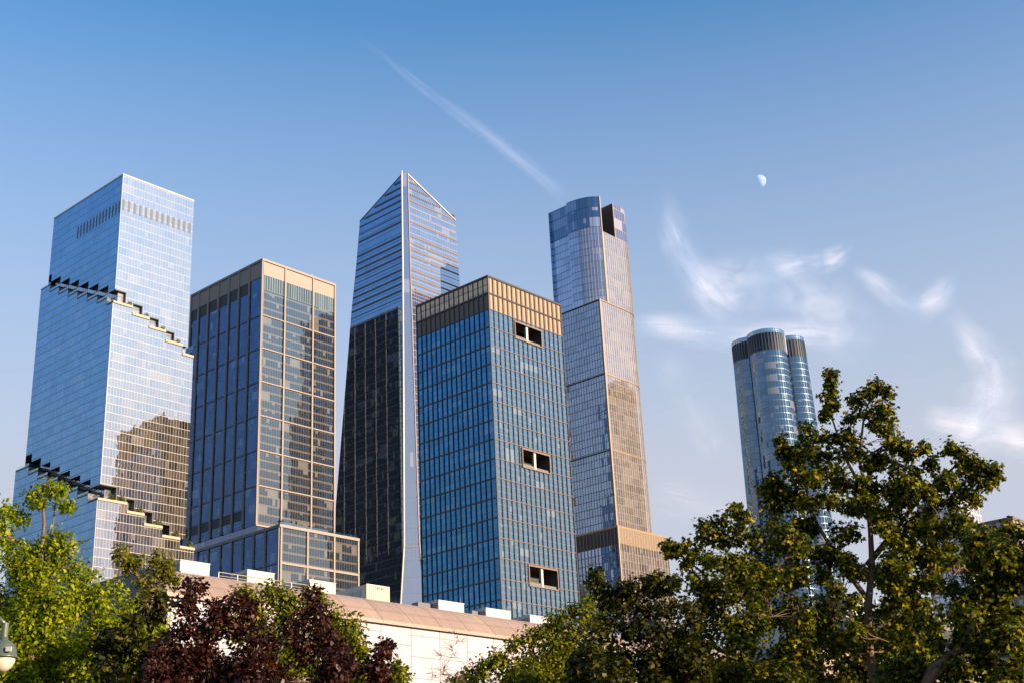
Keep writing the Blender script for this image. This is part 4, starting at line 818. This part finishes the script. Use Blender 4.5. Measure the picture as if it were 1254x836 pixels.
# left lime green oak
tree('oak_tree', 'bright lime green oak filling the lower left with a thin sprig on top', (60, 1100), [(54,596,10,0),(70,602,9,0),(42,606,8,.3),(80,618,6,0),(48,614,6,0),(8,626,11,0),(24,634,8,.3),(-5,640,14,0),(5,660,14,.4),
     (62,664,12,0),(36,670,16,.3),(20,690,22,0),(75,668,18,0),(60,690,24,.4),(85,695,16,0),(100,715,22,.4),(120,735,20,0),(140,720,10,0),(90,740,28,0),(130,770,26,0),(155,745,14,.5),(160,790,24,0),(190,775,18,.5)]
     +scat([(-25,70,700,870,24,22,34,-1,1.5),(60,180,765,880,18,22,32,-1,1.5)], 3), 26, .078, OAK, LM['lime'], fork=(30, 900), trunk_r=.16, cr=.24, per=.95, nl=22,
     limbs=[([(30,900,0),(38,800,0),(40,740,0),(50,690,0),(54,640,0),(52,605,0)], .09, .012), ([(40,740,0),(58,700,0),(64,650,.1),(68,615,.1)], .04, .01), ([(38,800,0),(70,770,0),(110,745,0),(140,725,0)], .05, .01), ([(30,900,0),(100,850,0),(150,800,0)], .06, .012)])
# thin yellowish tree behind it
tree('slender_tree', 'slender yellowish tree with open branching left of the hall roof', (185, 1100), [(148,677,9,0),(165,684,10,0),(158,690,8,0),(188,684,13,0),(205,690,10,.3),(198,700,12,0),(175,708,12,0),(190,720,16,0),(212,712,9,0),(170,735,16,0),(195,748,16,0),(180,770,18,0),(205,780,16,0),(160,760,14,0)],
     34, .12, OAK, LM['olive'], bmat=M['bark_pale'], fork=(184, 800), trunk_r=.1, per=.5, cr=.32, nl=13, limbs=[([(184,800,0),(182,750,0),(175,715,0),(158,690,0),(150,680,0)], .05, .01), ([(182,750,0),(190,715,0),(192,690,0)], .04, .01)])
# purple plum and the green tree behind it
tree('green_tree', 'leafy green tree just behind the purple leaved tree', (330, 1100), [(300,728,13,0),(330,724,14,0),(352,732,14,0),(384,726,12,0),(392,738,11,0),(375,745,14,0),(310,745,18,0),(345,755,20,0),(405,760,14,0),(425,772,12,0),(415,785,16,0),(435,795,13,0),(440,812,14,0),(420,815,16,0),(455,822,10,0),(250,775,14,0),(290,770,18,0),(390,775,18,0),(320,775,18,0),(355,780,18,0),(275,760,14,0)]
     +scat([(240,445,775,870,26,18,28,-.5,1.5)], 5), 30, .105, OAK, LM['green'], fork=(335, 870), trunk_r=.13, per=1.1, cr=.26)
tree('purple_plum_tree', 'dark purple leaved tree in the foreground below the hall roof', (330, 1150), [(239,716,5,0),(236,727,7,0),(228,738,6,0),(233,752,10,0),(225,772,14,0),(262,745,10,0),(272,752,11,0),(255,765,15,0),(290,735,8,0),(300,748,11,0),(285,770,17,0),(362,762,15,0),(379,728,6,0),(385,742,8,0),(392,757,10,0),(400,780,15,0),(372,790,20,0),(320,785,22,0),(415,800,14,0),(432,815,12,0),(205,795,16,0),(240,800,20,0)]
     +scat([(190,430,805,880,20,16,26,-1,1)], 8), 21, .072, OVAL, LM['purple'], fork=(320, 900), trunk_r=.1, per=1.25, cr=.22, nl=18,
     limbs=[([(320,900,0),(270,840,0),(245,790,0),(235,745,0),(239,710,0)], .045, .008), ([(320,900,0),(330,830,0),(350,780,0),(378,730,0)], .045, .008)])
tree('dark_shrub_tree', 'shaded dark green tree between the lime oak and the purple tree', (150, 1150), scat([(130,215,785,880,14,16,26,-.6,.8),(150,200,745,790,4,9,14,0,.5)], 11), 23.5, .11, OVAL, LM['dark'], fork=(160, 900), trunk_r=.09, per=.8, cr=.27)
tree('purple_sapling', 'young purple leaved sapling rising against the white hall wall', (465, 1100), [(473,789,3,0),(470,799,5,0),(465,808,6,0),(458,818,8,0),(468,825,9,0),(455,838,12,0),(470,845,12,0),(480,868,14,0)], 21, .08, OVAL, LM['purple'], fork=(466, 880), trunk_r=.035, per=1.0, cr=.18)
tree('green_sapling', 'small green sapling beside the purple one against the white wall', (487, 1100), [(487,815,5,0),(482,823,6,0),(491,825,6,0),(484,838,9,0),(492,850,12,0)], 26, .1, OAK, LM['green'], fork=(488, 880), trunk_r=.04, per=.8, cr=.22)
tree('bare_twig_bush', 'leafless bush of fine tan twigs before the white hall wall', (548, 1080), [(535,800,12,0),(552,790,14,0),(545,815,16,0),(562,800,12,0),(530,825,16,0),(560,825,16,0),(555,775,9,0),(568,782,7,0)], 24, .1, OAK, LM['green'], bmat=M['bark_pale'], fork=(548, 870), trunk_r=.03, per=1.1, bare=1.0, cr=.22, cat='bush', ws=.45)
tree('lime_tree', 'sunlit yellow green tree below the blue tower, right end of the hall', (660, 1100), [(722,735,11,0),(705,745,12,0),(718,752,13,0),(690,758,13,0),(675,765,13,0),(662,775,13,0),(645,782,11,0),(630,790,12,0),(610,803,13,0),(598,812,12,0),(585,822,13,0),(568,830,12,0),(555,838,12,0),(735,765,15,0),(700,775,18,0),(680,790,18,0),(650,805,18,0),(625,820,18,0)]
     +scat([(560,760,815,880,22,18,28,-.8,1.2),(650,750,780,830,9,16,24,0,1.2)], 13), 30, .082, OAK, LM['green'], fork=(670, 890), trunk_r=.13, per=1.7, cr=.3)
tree('dark_maple', 'dark shaded maple below the bronze tower with ragged sprigs', (790, 1100), [(730,703,6,0),(728,714,8,0),(738,720,9,0),(745,733,12,0),(762,722,8,0),(775,716,8,0),(772,728,10,0),(795,712,7,0),(806,708,6,0),(800,722,10,0),(825,712,6,0),(818,724,9,0),(758,745,14,0),(785,745,16,0),(815,745,15,0),(838,740,12,0),(745,765,16,0),(775,775,20,0),(810,775,20,0),(720,790,16,0),(845,765,16,0)]
     +scat([(715,870,790,880,22,20,30,-.8,1.2)], 17), 27.5, .085, MAPLE, LM['dark'], fork=(790, 890), trunk_r=.13, per=1.1, cr=.28)
tree('broad_maple', 'broad dark maple with a bough reaching left toward the bronze tower', (900, 1100), [(818,668,6,0),(828,672,6,0),(836,670,7,0),(848,680,9,0),(822,678,4,0),(842,690,8,0),(860,645,11,0),(872,650,13,0),(860,662,10,0),(880,638,9,0),(890,660,14,0),(900,625,12,0),(908,634,13,0),(902,648,12,0),(868,685,15,0),(850,708,13,0),(895,690,20,0),(860,720,16,0),(885,720,22,0),(920,655,16,0),(930,690,22,.5),(925,720,24,.5),(850,745,16,0),(880,755,24,0),(920,760,26,0)]
     +scat([(845,960,775,880,22,22,32,-1,1.5),(930,985,640,760,6,14,22,0,1.5),(850,930,670,780,12,12,18,-1,1.5)], 19), 31, .09, MAPLE, LM['maple'], fork=(905, 880), trunk_r=.14, per=1.25, cr=.32, limbs=[([(905,880,0),(900,800,0),(885,740,0),(860,700,0),(835,680,0),(815,668,0)], .08, .01)])
tree('large_maple', 'large golden lit maple with a forked trunk, tallest tree at the right', (1068, 1120), [(1018,458,6,0),(1017,470,7,0),(1014,484,8,0),(1020,496,8,0),(1012,508,6,0),(1072,472,9,0),(1085,480,6,0),(1060,484,8,0),(1048,490,7,0),(1078,498,9,0),(1086,508,8,0),(1060,505,12,0),(1045,515,9,0),(1072,520,9,0),(1040,530,11,0),(1022,535,10,0),
     (990,526,9,0),(1003,534,9,0),(955,538,6,0),(962,552,8,0),(980,552,12,0),(972,568,11,0),(1000,558,12,0),(1025,560,16,0),(1050,552,16,0),(1062,572,16,0),(1080,560,10,0),(1104,546,9,0),(1115,554,8,0),(1132,548,7,0),(1100,570,15,0),(1120,578,12,0),(1138,568,7,0),
     (1165,548,9,0),(1175,556,10,0),(1187,562,8,0),(1200,570,7,0),(1214,575,7,0),(1222,583,5,0),(1172,575,13,0),(1192,585,13,0),(1210,592,8,0),(1182,600,12,0),(1160,592,12,0),(1145,610,14,0),(1170,615,12,0),(1196,612,7,0),(1150,590,9,0),
     (947,585,9,0),(935,598,8,0),(955,600,11,0),(940,615,12,0),(975,590,12,0),(1000,585,14,0),(1030,590,15,0),(970,615,14,0),(1000,612,13,0),(950,640,16,0),(985,645,15,0),(1040,620,13,0),(1060,605,12,0),(1088,600,16,0),(1110,612,14,0),(1085,630,14,0),(1120,640,15,0),(1145,640,13,0),(1100,660,13,0),(1030,650,12,0),(1160,650,10,0),(1140,668,12,0),
     (950,670,14,0),(1010,675,13,0),(1115,685,12,0),(1145,695,12,0),(975,680,12,0),(1040,685,9,0),(1085,690,10,0),(1160,680,11,0),(940,705,14,0),(975,712,12,0),(1010,708,10,0),(1120,712,10,0),(1185,695,10,0)]
     +scat([(955,1170,585,760,34,9,15,-1.5,1.5),(945,1010,545,650,16,8,13,-1,1.5),(1020,1110,520,620,14,8,13,-1,1.5),(1075,1195,570,690,24,9,14,-1.5,1.5),(1010,1140,640,800,26,8,15,-2,2),(1000,1110,770,860,9,14,20,-1,2),(940,1030,735,860,15,14,22,-1,1.2),(1090,1200,760,860,12,12,19,-1,1.2)], 23), 33, .096, MAPLE, LM['maple'], bmat=M['bark'], fork=(1063, 775), trunk_r=.14, per=.95, cr=.33, nl=19, spread=.8,
     limbs=[([(1063,775,0),(1064,735,0),(1068,690,0),(1066,650,0),(1062,610,0),(1052,560,0),(1058,510,0),(1070,475,0)], .10, .012), ([(1063,775,0),(1045,755,-.2),(1015,738,-.3),(985,715,-.3),(965,690,-.3),(950,650,-.3)], .06, .01), ([(1063,690,0),(1095,650,.2),(1130,605,.2),(1170,570,.2),(1205,575,.2)], .08, .01),
            ([(1062,610,0),(1035,560,0),(1020,515,0),(1018,465,0)], .05, .008), ([(1064,735,0),(1030,690,0),(1000,640,0),(985,590,0),(965,550,0)], .07, .01), ([(1062,800,0),(1090,770,.3),(1082,740,.3),(1105,700,.3),(1140,670,.3)], .07, .01), ([(1060,560,0),(1090,540,0),(1105,548,0)], .03, .008)])
tree('leaning_maple', 'leafy maple at the right edge with long low slanting boughs', (1130, 1100), [(1235,648,10,0),(1250,655,12,0),(1215,660,12,0),(1230,672,14,0),(1252,682,14,0),(1205,690,13,0),(1228,702,15,0),(1250,715,14,0),(1200,720,14,0),(1225,735,15,0),(1180,725,12,0),(1190,750,14,0),(1245,755,14,0),(1215,768,13,0),(1165,745,10,0),(1175,785,12,0),(1205,800,11,0),(1255,790,12,0),(1270,700,20,0),(1275,660,16,0),(1280,750,20,0),(1130,760,10,0),(1150,790,9,0)]
     +scat([(1090,1260,810,880,16,14,22,-.6,1),(1165,1275,650,830,30,10,18,-1,1.5)], 29), 28, .09, MAPLE, LM['maple'], fork=(1120, 860), trunk_r=.1, per=1.5, cr=.3, limbs=[([(1120,860,0),(1150,815,0),(1175,790,0),(1200,750,0),(1230,700,0)], .1, .012), ([(1120,860,0),(1140,815,0),(1180,795,0),(1230,780,0),(1255,760,0)], .08, .012)])
tree('background_tree', 'shaded tree filling the gap beneath the large maple', (1010, 1000), scat([(930,1130,770,900,26,20,30,-1,1),(1000,1060,700,770,6,10,16,0,1)], 31), 42, .15, MAPLE, LM['dark'], fork=(1010, 920), trunk_r=.16, per=.9, cr=.4)
# terrace planting
SHR = 'shrubs on the tower terraces'
def shrub(O, x, y, z, r, label, mat, h=None):
    p = O+GX*x+GY*y; e = empty('terrace_shrub', (p[0], p[1], z), 0, label=label, cat='shrub', group=SHR)
    n = 90; v = rng.normal(size=(n, 3)); v /= np.linalg.norm(v, axis=1)[:, None]; c_ = v*rng.uniform(.2, 1, (n, 1))**.5*r; c_[:, 2] += (h or r*1.1)
    leaves_mesh(c_+np.array([0, 0, 0]), r*.42, OVAL, .3, 'foliage', mat, e, (0, 0, 0), v)
    MB().tube([(0,0,0),(0.05,0,(h or r*1.1))], [.09,.05], 5).build('stem', M['bark'], e)
nm1 = ['nearest the corner', 'second from the corner', 'third from the corner', 'farthest right']
for i, (x, z) in enumerate(((7.3,248.2),(16.3,245),(25.2,241.1),(33.8,236.7))): shrub(O1, x, -1.2, z, 1.1, 'small shrub on the upper sunlit terrace steps, '+nm1[i], LM['olive'])
for i, (x, z) in enumerate(((2.5,156.2),(8.4,156.2),(17.6,152.7),(27,148.5),(36.5,144.7),(43.5,141.1))): shrub(O1, x, -3.2, z, 1.5, 'round shrub on the lower sunlit terrace steps, '+['at the tower corner','second from the corner','third from the corner','fourth from the corner','second from the right end','at the right end'][i], LM['green'])
for i, (a, b, z) in enumerate(md_L[:-1]):
    shrub(O1, -.2, (a+b)/2, z+.05, 1.3, 'dark shrub on the upper shaded terrace, step %s from the corner' % ['one','two','three','four','five','six','seven'][i], LM['dark'])
for i, (a, b, z) in enumerate(lo_L[:-1]):
    shrub(O1, -2.4, (a+b)/2, z+.05, 1.4, 'dark shrub on the lower shaded terrace, step %s from the corner' % ['one','two','three','four','five','six','seven'][i], LM['dark'])
for i, (x, r) in enumerate(((1.5,1.6),(13,1.3),(16,1.1),(27,1.0),(31,1.0),(44,1.1))): shrub(O2, x*1.065, (PD+2)*1.065, 156.2*1.065, r, 'shrub on the podium roof of the stone framed tower, '+['at the left corner','left of the middle pair','right of the middle pair','beyond the middle','fifth from the left','at the right end'][i], LM['dark' if i < 3 else 'olive'])
print('TREES', TREESTAT)
